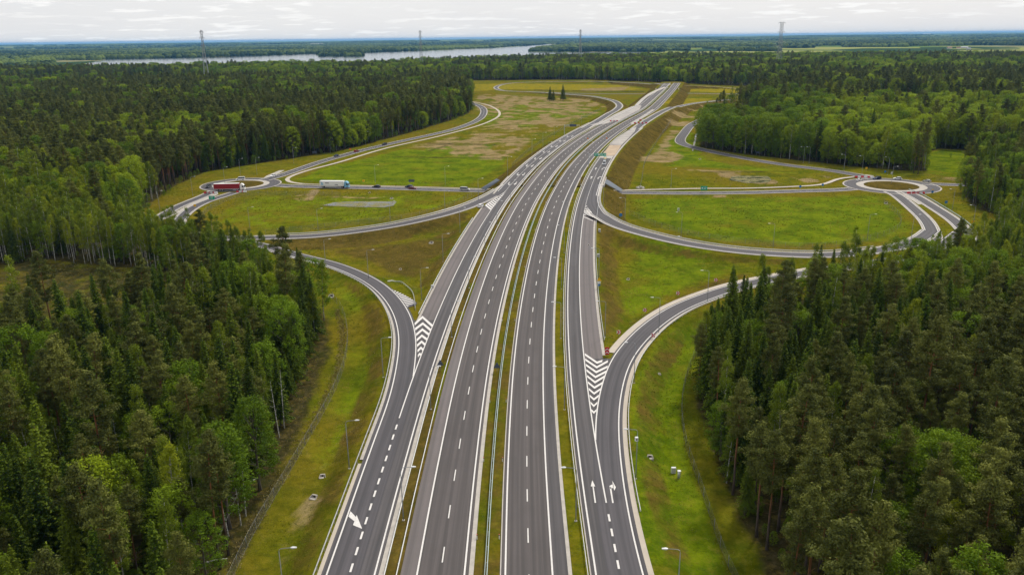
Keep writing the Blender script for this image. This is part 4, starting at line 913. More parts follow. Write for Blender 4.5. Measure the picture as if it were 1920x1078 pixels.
for t in ALLT:
    if cnt[t[3]] < NTREE and t[1] < 420: cnt[t[3]] += 1; IND.append(t)
    else: REST.append(t)
print('TREES', len(ALLT), cnt, len(REST))
# ------------------------------------------------------------------ single trees and their labels
KW = {0: 'pine', 1: 'spruce', 2: 'birch', 3: 'broadleaf'}; KNAME = ['pine_tree', 'spruce_tree', 'birch_tree', 'broadleaf_tree']
LOOK = [['dull olive', 'dark olive', 'grey green'], ['deep green', 'dark green', 'fresh green'], ['pale green', 'light green', 'yellowish green'], ['bright green', 'rich green', 'lush green']]
REGW = {'F1': 'left wood', 'F6': 'right wood', 'F2': 'birch stand', 'F3': 'upper left wood', 'F4': 'upper right wood', 'F5': 'wood beside the roundabout'}
def where(reg, x, y, d):
    dp = 'edging the' if d < 5 else 'inside the' if d < 13 else 'well inside the' if d < 32 else 'deep in the'
    if reg == 'F1': b = 'by the bottom frame' if y < 112 else 'level with the merge arrow' if y < 140 else 'above the merge arrow' if y < 172 else 'level with the left chevrons' if y < 205 else 'below the clearing'
    elif reg == 'F6': b = 'by the bottom frame' if y < 112 else 'level with the turn arrow' if y < 140 else 'below the right chevrons' if y < 172 else 'level with the right chevrons' if y < 205 else 'below the exit bend' if y < 245 else 'near the loop road'
    elif reg == 'F2': b = 'behind the clearing'
    else: b = ''
    return dp, b
PROTO = {}
def pickvar(k, x, y, reg):
    if k < 2: return int(rng.integers(0, 4))
    px = PX((x, y, 0))[0]
    pl = {'F4': .1 if px < 1540 or y < 430 else .92, 'F3': .75 if y < 640 else .5, 'FF': .6, 'F2': .3, 'F6': .25, 'F1': .18, 'F5': .25}[reg]  # F4 split also puts sunlit back and cloud-shaded front into the leaf colour
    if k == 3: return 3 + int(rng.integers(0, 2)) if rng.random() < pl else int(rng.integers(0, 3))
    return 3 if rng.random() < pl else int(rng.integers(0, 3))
recs = []
for t in IND:
    x, y, z, k, s, reg, g = t; d = float(edge_dist(FOR[reg], x, y)); dp, b = where(reg, x, y, d); size = 'small' if s < .7 else 'medium' if s < .84 else 'tall' if s < .98 else 'towering'
    recs.append((t, f'{size} {KW[k]} {dp} {REGW[reg]} {b}'.strip()))
from collections import defaultdict
byl = defaultdict(list)
for i, (t, l) in enumerate(recs): byl[l].append(i)
ORD = ['', 'second', 'third', 'fourth', 'fifth', 'sixth', 'seventh', 'eighth', 'ninth', 'tenth', 'eleventh', 'twelfth']
lab = [None] * len(recs)
for l, ids in byl.items():
    ids.sort(key=lambda i: abs(recs[i][0][0] - np.interp(recs[i][0][1], YS, xm)))
    for n_i, i in enumerate(ids):
        if len(ids) == 1: lab[i] = l
        elif n_i == 0: lab[i] = l + ', nearest road'
        elif n_i == len(ids) - 1: lab[i] = l + ', farthest'
        else: lab[i] = l + ', ' + (ORD[n_i] if n_i < 12 else 'another') + ' from road'
for i, (t, l) in enumerate(recs):
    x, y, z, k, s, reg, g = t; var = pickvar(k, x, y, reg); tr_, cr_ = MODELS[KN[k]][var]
    o = empty(KNAME[k], (x, y, z - .1), rng.random() * 6.28, lab[i], 'tree', f'{KW[k]}s in the {REGW[reg]}' if KW[k] != 'birch' else f'birches in the {REGW[reg]}')
    sx = s * (.92 + .2 * rng.random()) * (1.12 if k in (1, 3) else 1); o.scale = (sx, sx, s)
    a = link('trunk', tr_, o); b = link('crown', cr_, o); PROTO.setdefault((k, var), (a, b))
# ------------------------------------------------------------------ the rest of the woods: one object per kind
def gn_forest(name, label, pts, parts_list):
    """pts: (x, y, z, rot, sx, sz, variant)"""
    P = np.array(pts, float); me_ = bpy.data.meshes.new(name); me_.vertices.add(len(P)); me_.vertices.foreach_set('co', P[:, :3].astype(np.float32).ravel())
    rv = me_.attributes.new('rot', 'FLOAT_VECTOR', 'POINT'); rv.data.foreach_set('vector', np.column_stack([np.zeros(len(P)), np.zeros(len(P)), P[:, 3]]).astype(np.float32).ravel())
    sv = me_.attributes.new('scl', 'FLOAT_VECTOR', 'POINT'); sv.data.foreach_set('vector', np.column_stack([P[:, 4], P[:, 4], P[:, 5]]).astype(np.float32).ravel())
    iv = me_.attributes.new('pick', 'INT', 'POINT'); iv.data.foreach_set('value', P[:, 6].astype(np.int32))
    o = link(name, me_); tag(o, label, 'woodland', None, 'stuff')
    g = bpy.data.node_groups.new(name, 'GeometryNodeTree'); g.interface.new_socket('Geometry', in_out='INPUT', socket_type='NodeSocketGeometry'); g.interface.new_socket('Geometry', in_out='OUTPUT', socket_type='NodeSocketGeometry')
    N = g.nodes; L = g.links; gi = N.new('NodeGroupInput'); go = N.new('NodeGroupOutput'); jn_ = N.new('GeometryNodeJoinGeometry')
    for parts in parts_list[::-1]:
        j = N.new('GeometryNodeJoinGeometry')
        for ob in parts:
            oi = N.new('GeometryNodeObjectInfo'); oi.inputs['Object'].default_value = ob; oi.transform_space = 'ORIGINAL'; L.new(oi.outputs['Geometry'], j.inputs[0])
        ti = N.new('GeometryNodeGeometryToInstance'); L.new(j.outputs[0], ti.inputs[0]); L.new(ti.outputs[0], jn_.inputs[0])
    ip = N.new('GeometryNodeInstanceOnPoints'); L.new(gi.outputs[0], ip.inputs['Points']); L.new(jn_.outputs[0], ip.inputs['Instance']); ip.inputs['Pick Instance'].default_value = True
    def na(n, ty):
        q = N.new('GeometryNodeInputNamedAttribute'); q.data_type = ty; q.inputs['Name'].default_value = n; return next(s for s in q.outputs if s.enabled and s.name == 'Attribute')
    L.new(na('pick', 'INT'), ip.inputs['Instance Index']); L.new(na('rot', 'FLOAT_VECTOR'), ip.inputs['Rotation']); L.new(na('scl', 'FLOAT_VECTOR'), ip.inputs['Scale']); L.new(ip.outputs[0], go.inputs[0])
    md = o.modifiers.new('scatter', 'NODES'); md.node_group = g; return o
SL = {0: 'olive pine woodland running back towards the lake', 1: 'dark spruces spread through the woods farther back', 2: 'pale birches spread through the woods farther back', 3: 'bright leafy trees filling the woods farther back'}
for k in range(4):
    var = [PROTO[(k, v)] for v in range(len(MODELS[KN[k]])) if (k, v) in PROTO]; pts = []
    for (x, y, z, kk, s, _r, g) in REST:
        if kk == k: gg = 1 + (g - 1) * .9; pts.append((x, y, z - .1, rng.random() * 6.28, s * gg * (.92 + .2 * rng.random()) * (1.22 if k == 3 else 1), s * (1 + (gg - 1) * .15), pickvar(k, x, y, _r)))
    gn_forest(KN[k] + '_forest', SL[k], pts, var)
und = []
for reg, sp_ in (('F1', 3.4), ('F6', 3.0), ('F2', 3.6), ('F3', 4.5), ('F4', 5), ('F5', 4.5)):
    P = scatter(FOR[reg], sp_, ymax=560)
    P = P[edge_dist(FOR[reg], P[:, 0], P[:, 1]) > (2.5 if reg != 'F6' else 1)]
    z = H(P[:, 0], P[:, 1]) if len(P) else []
    for i in range(len(P)):
        if rng.random() < (.35 if reg in ('F1', 'F6') else .25) and visible(P[i, 0], P[i, 1], z[i], 4): s = .12 + .16 * rng.random(); und.append((P[i, 0], P[i, 1], z[i] - .3, rng.random() * 6.28, s * 1.15, s, rng.integers(0, 3)))
for (x, y, s) in EDGE:
    zz_ = float(H(x, y)[0])
    if visible(x, y, zz_, 4): und.append((x, y, zz_ - .2, rng.random() * 6.28, s * 1.2, s, rng.integers(0, 3)))
gn_forest('undergrowth', 'low green undergrowth and bushes beneath and along the woods', und, [PROTO[(3, v)] for v in range(3)])
print('UNDER', len(und))
# rough grass standing on the verges and in the fields
def grass():
    X = []; 
    for y0, y1, dens, sz in ((95, 150, 1.7, .2), (150, 220, 1.0, .26), (220, 320, .5, .34), (320, 460, .22, .45)):
        a = (rng.random((int((y1 - y0) * .66 * 2 * y1 * dens), 2))); y = y0 + (y1 - y0) * a[:, 0]; x = (a[:, 1] * 2 - 1) * .66 * y1
        k = (DR(x, y) > .5) & (np.abs(x) < .66 * y)
        x = x[k]; y = y[k]; q = fbm(x / 7, y / 9, 131, 3); k = q + .25 * rng.random(len(x)) > .56; x = x[k]; y = y[k]; ins = np.zeros(len(x), bool)
        for r in ('F1', 'F2', 'F3', 'F5', 'F6'): ins |= inside(FOR[r], x, y)
        x = x[~ins]; y = y[~ins]; X.append(np.column_stack([x, y, np.full(len(x), sz), np.clip(.5 + 1.6 * (fbm(x / 16, y / 22, 137, 3) - .5) + .2 * rng.normal(size=len(x)), 0, 1)]))
    # the tall bleached grass beside the fence at the left wood
    L = smooth_path([G(*q) for q in [(425, 1100), (466, 1010), (516, 925), (570, 830), (606, 765), (633, 705), (645, 650), (643, 610), (634, 580)]], .18, 5); o = rng.normal(size=len(L)) * .45 - .5; n_, _ = norms(L)
    for k in range(3): X.append(np.column_stack([L[:, 0] + n_[:, 0] * o + rng.normal(size=len(L)) * .4, L[:, 1] + n_[:, 1] * o, np.full(len(L), .34), np.clip(1.0 + .2 * rng.normal(size=len(L)), .3, 1)]))
    L = smooth_path([G(*q) for q in [(1386, 1100), (1364, 1062), (1337, 980), (1312, 905), (1290, 845), (1279, 775), (1286, 720), (1299, 680), (1320, 640), (1347, 610)]], .12, 5); n_, _ = norms(L)
    for k in range(1): o = rng.normal(size=len(L)) * .3; X.append(np.column_stack([L[:, 0] + n_[:, 0] * o, L[:, 1] + n_[:, 1] * o, np.full(len(L), .24), np.clip(.3 + .5 * rng.random(len(L)), 0, 1)]))
    P = np.vstack(X); n = len(P); z = H(P[:, 0], P[:, 1]); V = np.zeros((n, 3, 3, 3)); a = rng.random((n, 3)) * 6.28; w = P[:, 2:3] * (.35 + .4 * rng.random((n, 3))); h = P[:, 2:3] * (.5 + .6 * rng.random((n, 3))); ox = rng.normal(size=(n, 3)) * P[:, 2:3] * .35; oy = rng.normal(size=(n, 3)) * P[:, 2:3] * .35; ln = rng.normal(size=(n, 3, 2)) * P[:, 2][:, None, None] * .35
    cx_ = P[:, :1] + ox; cy_ = P[:, 1:2] + oy
    V[:, :, 0] = np.stack([cx_ - np.cos(a) * w / 2, cy_ - np.sin(a) * w / 2, np.repeat(z[:, None] - .05, 3, 1)], -1); V[:, :, 1] = np.stack([cx_ + np.cos(a) * w / 2, cy_ + np.sin(a) * w / 2, np.repeat(z[:, None] - .05, 3, 1)], -1); V[:, :, 2] = np.stack([cx_ + ln[..., 0], cy_ + ln[..., 1], z[:, None] + h], -1)
    V = V.reshape(-1, 3).astype(np.float32); F_ = np.arange(len(V), dtype=np.int32); me_ = bpy.data.meshes.new('grass'); me_.vertices.add(len(V)); me_.vertices.foreach_set('co', V.ravel()); me_.loops.add(len(V)); me_.loops.foreach_set('vertex_index', F_); k = len(V) // 3; me_.polygons.add(k); me_.polygons.foreach_set('loop_start', np.arange(0, 3 * k, 3, dtype=np.int32)); me_.polygons.foreach_set('loop_total', np.full(k, 3, np.int32)); me_.update(calc_edges=True)
    at = me_.attributes.new('tint', 'FLOAT', 'POINT'); at.data.foreach_set('value', np.repeat(P[:, 3], 9).astype(np.float32))
    t = NT('grass_blades'); c = t.mix(t.ramp(t.attr('tint'), .1, .65), (.085, .11, .005), (.19, .17, .013)); c = t.mix(t.ramp(t.attr('tint'), .62, 1.0), c, (.33, .27, .11)); t.done(c, .8, .05); me_.materials.append(t.m)
    tag(link('grass', me_), 'rough tufts of green and bleached grass on the verges', 'grass', None, 'stuff'); print('GRASS', n)
grass()
# woods beyond the lake: a mass of small far crowns, on the patches where woods stand
def far_woods():
    out = []
    for i in range(120000):
        Y = 2700 + 15500 * rng.random() ** 1.25; X = (rng.random() - .5) * 2 * (.70 * Y)
        out.append((X, Y))
    P = np.array(out); q_ = PX(np.column_stack([P, np.full(len(P), -2.4)])); shore = inside(np.array([(597, 101), (680, 99.8), (678, 107), (600, 106.5)], float), q_[0], q_[1]) | inside(np.array([(150, 117), (200, 111.5), (300, 109.8), (420, 107.3), (520, 103.8), (593, 100.8), (680, 99.4), (760, 96.8), (923, 90.3), (1026, 83.4), (1026, 80.5), (923, 85.5), (760, 91.5), (600, 95.5), (420, 101.5), (200, 105.5), (60, 109), (60, 117)], float), q_[0], q_[1]) | inside(np.array([(985, 97.5), (1005, 92.5), (1042, 88), (1090, 87), (1090, 91), (1220, 96), (1210, 98)], float), q_[0], q_[1]); n = fbm(P[:, 0] / 900, P[:, 1] / 1100, 111, 5); keep = (n > .525) | shore; P = P[keep]
    px = np.array([PX((p[0], p[1], -2.4))[:2] for p in P])
    for L in LAKES + [[(100, 113), (300, 114.5), (590, 107.5), (700, 107.5), (860, 99), (1000, 98), (1240, 98), (1240, 112), (700, 130), (100, 135)]]: P_in = inside(np.array(L, float), px[:, 0], px[:, 1]); P = P[~P_in]; px = px[~P_in]
    # denser belts along the shores
    n = len(P); z = base_h(P[:, 0], P[:, 1]); r = (9 + P[:, 1] / 700) * (.7 + .7 * rng.random(n)); hgt = 15 + 9 * rng.random(n)
    # a rough crown: rings with uneven rims
    K = 6; rr = np.array([.75, 1.0, .6, .12]); zz_ = np.array([.0, .45, .85, 1.0]); v = np.zeros((n, 4, K, 3)); a = rng.random(n)[:, None] * 6.28 + np.arange(K) * 6.28 / K
    for j in range(4):
        rad = r[:, None] * rr[j] * (.75 + .5 * rng.random((n, K))); v[:, j, :, 0] = P[:, :1] + rad * np.cos(a); v[:, j, :, 1] = P[:, 1:2] + rad * np.sin(a); v[:, j, :, 2] = z[:, None] + hgt[:, None] * (zz_[j] + (.16 * (rng.random((n, K)) - .5) if 0 < j else 0))
    base = (np.arange(n) * 4 * K)[:, None]; F_ = []
    for j in range(3):
        for i in range(K): k2 = (i + 1) % K; F_.append(base + np.array([j * K + i, j * K + k2, (j + 1) * K + k2, (j + 1) * K + i]))
    F_ = np.concatenate(F_); tv = np.repeat(np.clip(.42 + 2.2 * (fbm(P[:, 0] / 500, P[:, 1] / 500, 121) - .5) + .25 * rng.normal(size=n), 0, 1), 4 * K)
    V = v.reshape(-1, 3).astype(np.float32); me_ = bpy.data.meshes.new('distant_woods'); me_.vertices.add(len(V)); me_.vertices.foreach_set('co', V.ravel()); me_.loops.add(F_.size); me_.loops.foreach_set('vertex_index', F_.ravel().astype(np.int32))
    me_.polygons.add(len(F_)); me_.polygons.foreach_set('loop_start', np.arange(0, F_.size, 4, dtype=np.int32)); me_.polygons.foreach_set('loop_total', np.full(len(F_), 4, np.int32)); me_.update(calc_edges=True)
    at = me_.attributes.new('tint', 'FLOAT', 'POINT'); at.data.foreach_set('value', tv.astype(np.float32)); me_.materials.append(M['farwood'])
    tag(link('distant_woods', me_), 'hazy blue green woods across the lake out to the horizon', 'woodland', None, 'stuff'); print('FAR', n)
LAKES = [[(150, 122), (200, 111.8), (300, 110), (420, 107.5), (520, 104), (593, 101), (597, 106), (680, 106.5), (678, 99.5), (760, 97), (860, 93.5), (923, 90.5), (960, 88.5), (1026, 83.6), (1087, 83.8), (1042, 88.5), (1005, 93), (992, 98), (1060, 98.6), (1206, 98.6), (1200, 101), (1040, 104), (900, 112), (700, 122), (400, 124)], [(1822, 104), (1850, 102), (1925, 99), (2050, 97), (2050, 108), (1850, 108)]]
t_ = NT('distant_leaves'); M['farwood'] = t_.done(t_.mix(t_.attr('tint'), (.010, .022, .010), (.12, .16, .03)), .9, .05)
far_woods()
# ------------------------------------------------------------------ street lamps
def share(mb, name, mat, sm=False): return mb.me(name, mat, sm)
POST = MB().tube([(0, 0, -.6), (0, 0, 1.2), (0, 0, 9.6)], [.1, .09, .055], 8).me('post', M['lamp_metal'], True)
ARM = MB().tube([(0, 0, 9.5), (.06, 0, 9.85), (.35, 0, 10.05), (1.9, 0, 10.2)], [.06, .055, .05, .045], 6).me('arm', M['lamp_metal'], True)
HEAD = MB().loft([[(1.75, -.1, 10.14), (1.75, .1, 10.14), (1.75, .1, 10.26), (1.75, -.1, 10.26)], [(2.05, -.19, 10.13), (2.05, .19, 10.13), (2.05, .17, 10.31), (2.05, -.17, 10.31)], [(2.6, -.13, 10.17), (2.6, .13, 10.17), (2.6, .11, 10.28), (2.6, -.11, 10.28)]]).me('lamp_head', M['lamp_head'])
BASEP = MB().bbox(-.22, .22, -.22, .22, -.5, .06, .03).me('base', M['concrete'])
def lamp(p, rz, label, group, hs=1.0):
    o = empty('street_lamp', tuple(p), rz, label, 'street lamp', group); o.scale = (1, 1, hs)
    for n, me_ in (('post', POST), ('arm', ARM), ('lamp_head', HEAD), ('base', BASEP)): link(n, me_, o)
    return o
def zq(ox, oy, s): return lambda x, y: (ox + x / s, oy + y / s)
ORD2 = ['nearest', 'second', 'third', 'fourth', 'fifth', 'sixth', 'seventh', 'eighth', 'ninth', 'tenth', 'eleventh', 'twelfth', 'thirteenth', 'fourteenth', 'fifteenth']
def ordw(i): return ORD2[i] + (' from the near end' if i else ' the camera')
for side, yp, off in (('left', [(757, 973.6), (806.8, 766), (846.8, 631), (878.5, 539), (906, 467), (931.9, 421.8), (955, 378), (977, 345), (1000, 318), (1022, 297)], -14.7), ('right', [(1075, 975), (1053.8, 766.9), (1047.6, 633.6), (1050, 541), (1054.6, 473.6), (1062, 424), (1074, 380), (1088, 347), (1106, 318), (1124, 297)], 14.6)):
    for i, q in enumerate(yp):
        y = Yof(*q); lamp(cor(y, off, -.1), (math.pi if side == 'right' else 0) + (-math.atan(np.interp(y, YS, sl))), f'lamp in the grass strip {side} of the main lanes, {ordw(i)}', f'street lamps along the {side} grass strip')
lab_l = [((655, 878), 0, 'lamp on the left bank between the wood and the merging slip road'), ((535, 1138), 0, 'lamp on the left bank at the bottom frame, only its top in view'), ((718.7, 707), 0, 'lamp just outside the left slip road bend, beside the white kerb strip'),
 ((611, 500), 0, 'lamp on the far side of the left slip road above the dark wood corner'), ((691, 523), 0, 'lamp on the inner bank of the left slip road above the guardrail bend'), ((790.6, 562), 0, 'lamp on the grass wedge just above the left chevrons'),
 ((831, 491), 0, 'lamp on the grass wedge beside the small culvert, left of the highway'), ((862.7, 436), 0, 'lamp at the top of the grass wedge below the upper slip road'),
 ((1134.4, 632), math.pi, 'lamp on the brown bank just above the right chevrons'), ((1122.5, 522), math.pi, 'lamp on the brown bank beside the yellow sign'), ((1192, 897), math.pi, 'lamp with a small white box on its post beside the right slip road'),
 ((1269, 1142), math.pi, 'lamp on the right green bank at the bottom frame, only its top in view'), ((1188.7, 718), math.pi, 'lamp on the outer bank beside the right chevrons'), ((1235, 624), math.pi, 'lamp at the right slip road bend behind the guardrail'), ((1326, 567), math.pi, 'lamp on the right slip road near the wood corner'),
 ((1131, 390), math.pi, 'lamp on the bank just below the dark underpass slope, right side'), ((1171.5, 416), math.pi, 'lamp inside the upper right loop beside the blue round sign'), ((1277, 444), math.pi, 'lamp inside the right loop above its road, middle of the green field'), ((1449, 468), math.pi, 'lamp inside the right loop near the tree tops'), ((1626, 449), 0, 'lamp in the right green field near its corner fence'), ((1708, 450), 0, 'lamp on the bank where the right loop joins the roundabout leg'), ((1785, 396), math.pi, 'lamp on the grass right of the roundabout leg'), ((1823, 430), math.pi, 'lamp beside the right wood at the roundabout leg'),
 ((1506, 306), math.pi, 'lamp before the right upper wood, left one of the row'), ((1517, 306), math.pi, 'lamp before the right upper wood, just right of another lamp'), ((1582, 322), math.pi, 'lamp at the road entering the right roundabout from the upper left'), ((1616, 325), math.pi, 'lamp before the wood just behind the right roundabout barriers'), ((1664, 328), math.pi, 'lamp behind the white car on the right roundabout'), ((1671, 348), 0, 'lamp standing in the middle of the right roundabout island'), ((1258, 352), 0, 'lamp by the lower right road near the heap of stones'), ((1327, 268), math.pi, 'lamp before the dark wood beside the narrow curved road'),
 ((597, 435), 0, 'lamp in the left field at the upper slip road, leftmost of three'), ((732, 419.5), 0, 'lamp in the left field at the upper slip road, middle of three'), ((834.5, 399), 0, 'lamp in the left field at the upper slip road, rightmost of three'), ((897, 375), 0, 'lamp by the lower left road at the left bridge end'), ((704, 343), 0, 'lamp on the bright green field behind the dark car'), ((835, 346), 0, 'lamp on the green field between the two parked lines of cars'),
 ((469, 432), 0, 'lamp beside the left loop road above the birch tops'), ((482, 327), 0, 'lamp before the pine wall, just above the left roundabout'), ((551, 306), 0, 'lamp before the pine wall, between the roundabout and the blue sign'), ((619.8, 287), 0, 'lamp before the pine wall beside the dark blue car'), ((686, 272), 0, 'lamp before the pine wall beside the red car'), ((451, 329), 0, 'lamp just behind the white car on the left roundabout'), ((361.6, 367), 0, 'lamp on the grass at the left end of the left roundabout'), ((300, 397), 0, 'lamp at the left roundabout leg near the birches'), ((422, 347), 0, 'lamp on the left roundabout hidden behind the red truck'),
 ((952, 329), 0, 'lamp on the left highway bank above the bridge, first of the bank row'), ((997.6, 291), 0, 'lamp on the left highway bank, second of the bank row'), ((1018, 277), 0, 'lamp on the left highway bank, third of the bank row'), ((1039, 263), 0, 'lamp on the left highway bank, fourth of the bank row'), ((1090, 236), 0, 'lamp on the left highway bank beyond the sign gantry'),
 ((1180, 172), 0, 'far lamp at the distant bridge before the woods, left one'), ((1265, 163), 0, 'far lamp at the distant bridge before the woods, right one'), ((1230, 160), 0, 'far lamp at the distant bridge before the woods, middle one')]
for q, rz, l in lab_l: lamp(G(*q), rz, l, 'single street lamps around the junction')
# ------------------------------------------------------------------ guardrails: rail, posts
PROF = [(-.02, .42), (.05, .46), (.05, .54), (-.01, .58), (.05, .62), (.05, .70), (-.02, .75), (-.05, .75), (-.05, .42)]
GPOST = MB().box(-.05, .05, -.05, .05, -.3, .72).me('post', M['galv'])
def guardrail(P, label, both=False, mat='galv', step=4.0, dmax=330):
    P = np.asarray(P, float); c = P[0]; o = empty('guardrail', tuple(c), 0, label, 'guardrail'); n, _ = norms(P); mb = MB()
    for s in ((1, -1) if both else (1,)):
        rings = [[(p[0] - c[0] + m_[0] * s * (a + (.18 if both else .08)), p[1] - c[1] + m_[1] * s * (a + (.18 if both else .08)), p[2] - c[2] + b) for a, b in PROF] for p, m_ in zip(P[::2], n[::2])]
        mb.loft(rings if s > 0 else [r[::-1] for r in rings])
    mb.obj('rail', M[mat], o)
    s = np.concatenate([[0], np.cumsum(np.hypot(*np.diff(P, axis=0)[:, :2].T))]); k = 0; rest = MB()
    for a in np.arange(1, s[-1], step):
        p = np.array([np.interp(a, s, P[:, i]) for i in range(3)]) - c
        if k < 90 and np.hypot(p[0] + c[0], p[1] + c[1]) < dmax: q = link('post', GPOST, o); q.location = tuple(p); k += 1
        else: rest.box(p[0] - .05, p[0] + .05, p[1] - .05, p[1] + .05, p[2] - .3, p[2] + .72)
    if rest.v: r_ = rest.obj('far_posts', M['galv'], o); r_['kind'] = 'stuff'
    return o
def corline(off, y0, y1, dz=-.1): return np.array([cor(y, off, dz) for y in np.concatenate([[y0], YS[(YS > y0) & (YS < y1)], [y1]])])
M['medianrail'] = plain('greenish_steel', (.42, .52, .52), .4, .5, .3, .12, 2); M['palerail'] = plain('pale_steel', (.62, .63, .63), .45, .5, .2, .12, 2)
guardrail(corline(-.1, 60, 1180), 'double steel guardrail along the middle grass strip of the highway', True, 'medianrail')
guardrail(corline(-13.75, 60, 1000), 'pale steel guardrail beside the left hard shoulder of the highway', False, 'palerail')
guardrail(corline(15.3, 60, 640), 'steel guardrail on the grass strip beside the right collector road', False, 'palerail')
guardrail(corline(26.0, 196, 395), 'steel guardrail along the pale verge above the right chevrons', False, 'galv', 2.5)
guardrail(corline(-26.4, yg_l + 4, y_nw - 20), 'steel guardrail along the pale verge of the left collector road', False, 'galv', 2.5)
guardrail(corline(-15.6, 60, 560), 'steel guardrail right of the left collector road', False, 'palerail')
i0 = int(len(S) * .22); guardrail(shift(S, 1.75)[i0:], 'steel guardrail curving round the outside of the left slip road', False, 'palerail', 2.5)
guardrail(shift(E_, 1.95)[20:int(len(E_) * .8)], 'steel guardrail curving round the outside of the right slip road', False, 'palerail', 2.5)
guardrail(shift(PATHS['slip_ne'], 3.9 * -1)[14:-30], 'steel guardrail on the inside of the upper right loop road', False, 'palerail')
guardrail(shift(PATHS['slip_nw'], -3.7)[40:-10], 'steel guardrail on the field side of the upper left loop road', False, 'palerail')
P_ = smooth_path([G(*zz(*q)) for q in ((782, 414), (830, 412), (880, 428), (920, 455), (938, 485), (944, 530), (950, 585))], 1.5, 5); P_[:, 2] = H(P_[:, 0], P_[:, 1]); guardrail(P_, 'short guardrail around the striped bay beside the left slip road', False, 'galv', 2)
guardrail(shift(PATHS['leg_se_b'], -4.0), 'greenish guardrail between the two right roundabout lanes', False, 'medianrail', 2)
# ------------------------------------------------------------------ wildlife fences
def fence(px, label, h=2.1, step=5.0):
    P = smooth_path([G(*q) for q in px], 2.0, 5); P[:, 2] = H(P[:, 0], P[:, 1]); c = P[0]; o = empty('wire_fence', tuple(c), 0, label, 'fence'); v = []; f = []
    for i, p in enumerate(P): q = p - c; v += [(q[0], q[1], q[2] + .02), (q[0], q[1], q[2] + h)]
    for i in range(len(P) - 1): f.append((2 * i, 2 * i + 2, 2 * i + 3, 2 * i + 1))
    link('netting', mk('netting', v, f, M['netting']), o); w = MB()
    for z in (.1, h): w.tube([(p[0] - c[0], p[1] - c[1], p[2] - c[2] + z) for p in P], .01, 3)
    w.obj('wire', M['lamp_metal'], o)
    s = np.concatenate([[0], np.cumsum(np.hypot(*np.diff(P, axis=0)[:, :2].T))])
    for k, a in enumerate(np.arange(0, s[-1], step)):
        if k >= 95: break
        p = np.array([np.interp(a, s, P[:, i]) for i in range(3)]) - c; q = link('post', FPOST, o); q.location = tuple(p)
    return o
FPOST = MB().tube([(0, 0, -.4), (0, 0, 2.2)], .04, 6).me('post', M['lamp_metal'], True)
fence([(428, 1100), (470, 1010), (520, 925), (575, 830), (612, 765), (640, 705), (652, 650), (650, 610), (640, 580), (622, 558)], 'wire fence beside the worn track along the left wood')
fence([(1384, 1100), (1362, 1062), (1335, 980), (1310, 905), (1288, 845), (1277, 775), (1284, 720), (1297, 680), (1318, 640), (1345, 610)], 'wire fence on the green bank along the right wood')
fence([(960, 312), (990, 285), (1030, 258), (1075, 232), (1110, 214), (1128, 205)], 'wire fence at the foot of the left highway bank beside the sandy field')
fence([(498, 440), (600, 429), (712, 416), (780, 408), (850, 385), (905, 360)], 'wire fence between the left field and the upper left loop road')
fence([(1180, 402), (1240, 428), (1330, 448), (1440, 462), (1540, 466), (1610, 455), (1670, 438), (1690, 420), (1680, 400), (1655, 380)], 'wire fence round the green field inside the right loop')
fence([(1200, 355), (1205, 330), (1210, 305), (1235, 262), (1258, 228)], 'wire fence below the right highway bank beside the dirt track')
fence([(380, 408), (388, 396), (420, 380), (450, 368), (530, 366), (640, 367)], 'wire fence along the left road above the pond field')
# ------------------------------------------------------------------ vehicles
def wheels(root, xs, yw, r_, w, nm='wheel'):
    for x in xs:
        for s in (-1, 1):
            o = MB().wheel(x, s * yw, r_, r_, w, 14).obj(nm, M['rubber'], root); MB().wheel(x, s * (yw + w / 2 - .01), r_, r_ * .58, .06, 12).obj('rim', M['rim'], o)
CARP = {'car': dict(L=4.4, W=1.78, low=[(-2.2, .38), (-2.16, .78), (-1.95, .92), (-1.2, .94), (.75, .95), (1.75, .80), (2.12, .62), (2.2, .36)], cab=[(-1.95, .9), (-1.55, 1.36), (-.9, 1.45), (.1, 1.43), (.95, .93)]),
 'suv': dict(L=4.7, W=1.9, low=[(-2.35, .42), (-2.3, .95), (-2.2, 1.02), (.8, 1.05), (1.9, .95), (2.3, .78), (2.35, .42)], cab=[(-2.22, 1.0), (-2.0, 1.62), (-1.2, 1.72), (.15, 1.68), (1.0, 1.03)]),
 'van': dict(L=5.2, W=1.95, low=[(-2.6, .4), (-2.58, 1.1), (1.5, 1.1), (2.3, .95), (2.58, .75), (2.6, .4)], cab=[(-2.56, 1.08), (-2.5, 1.95), (-1.8, 2.02), (.9, 1.98), (1.75, 1.06)])}
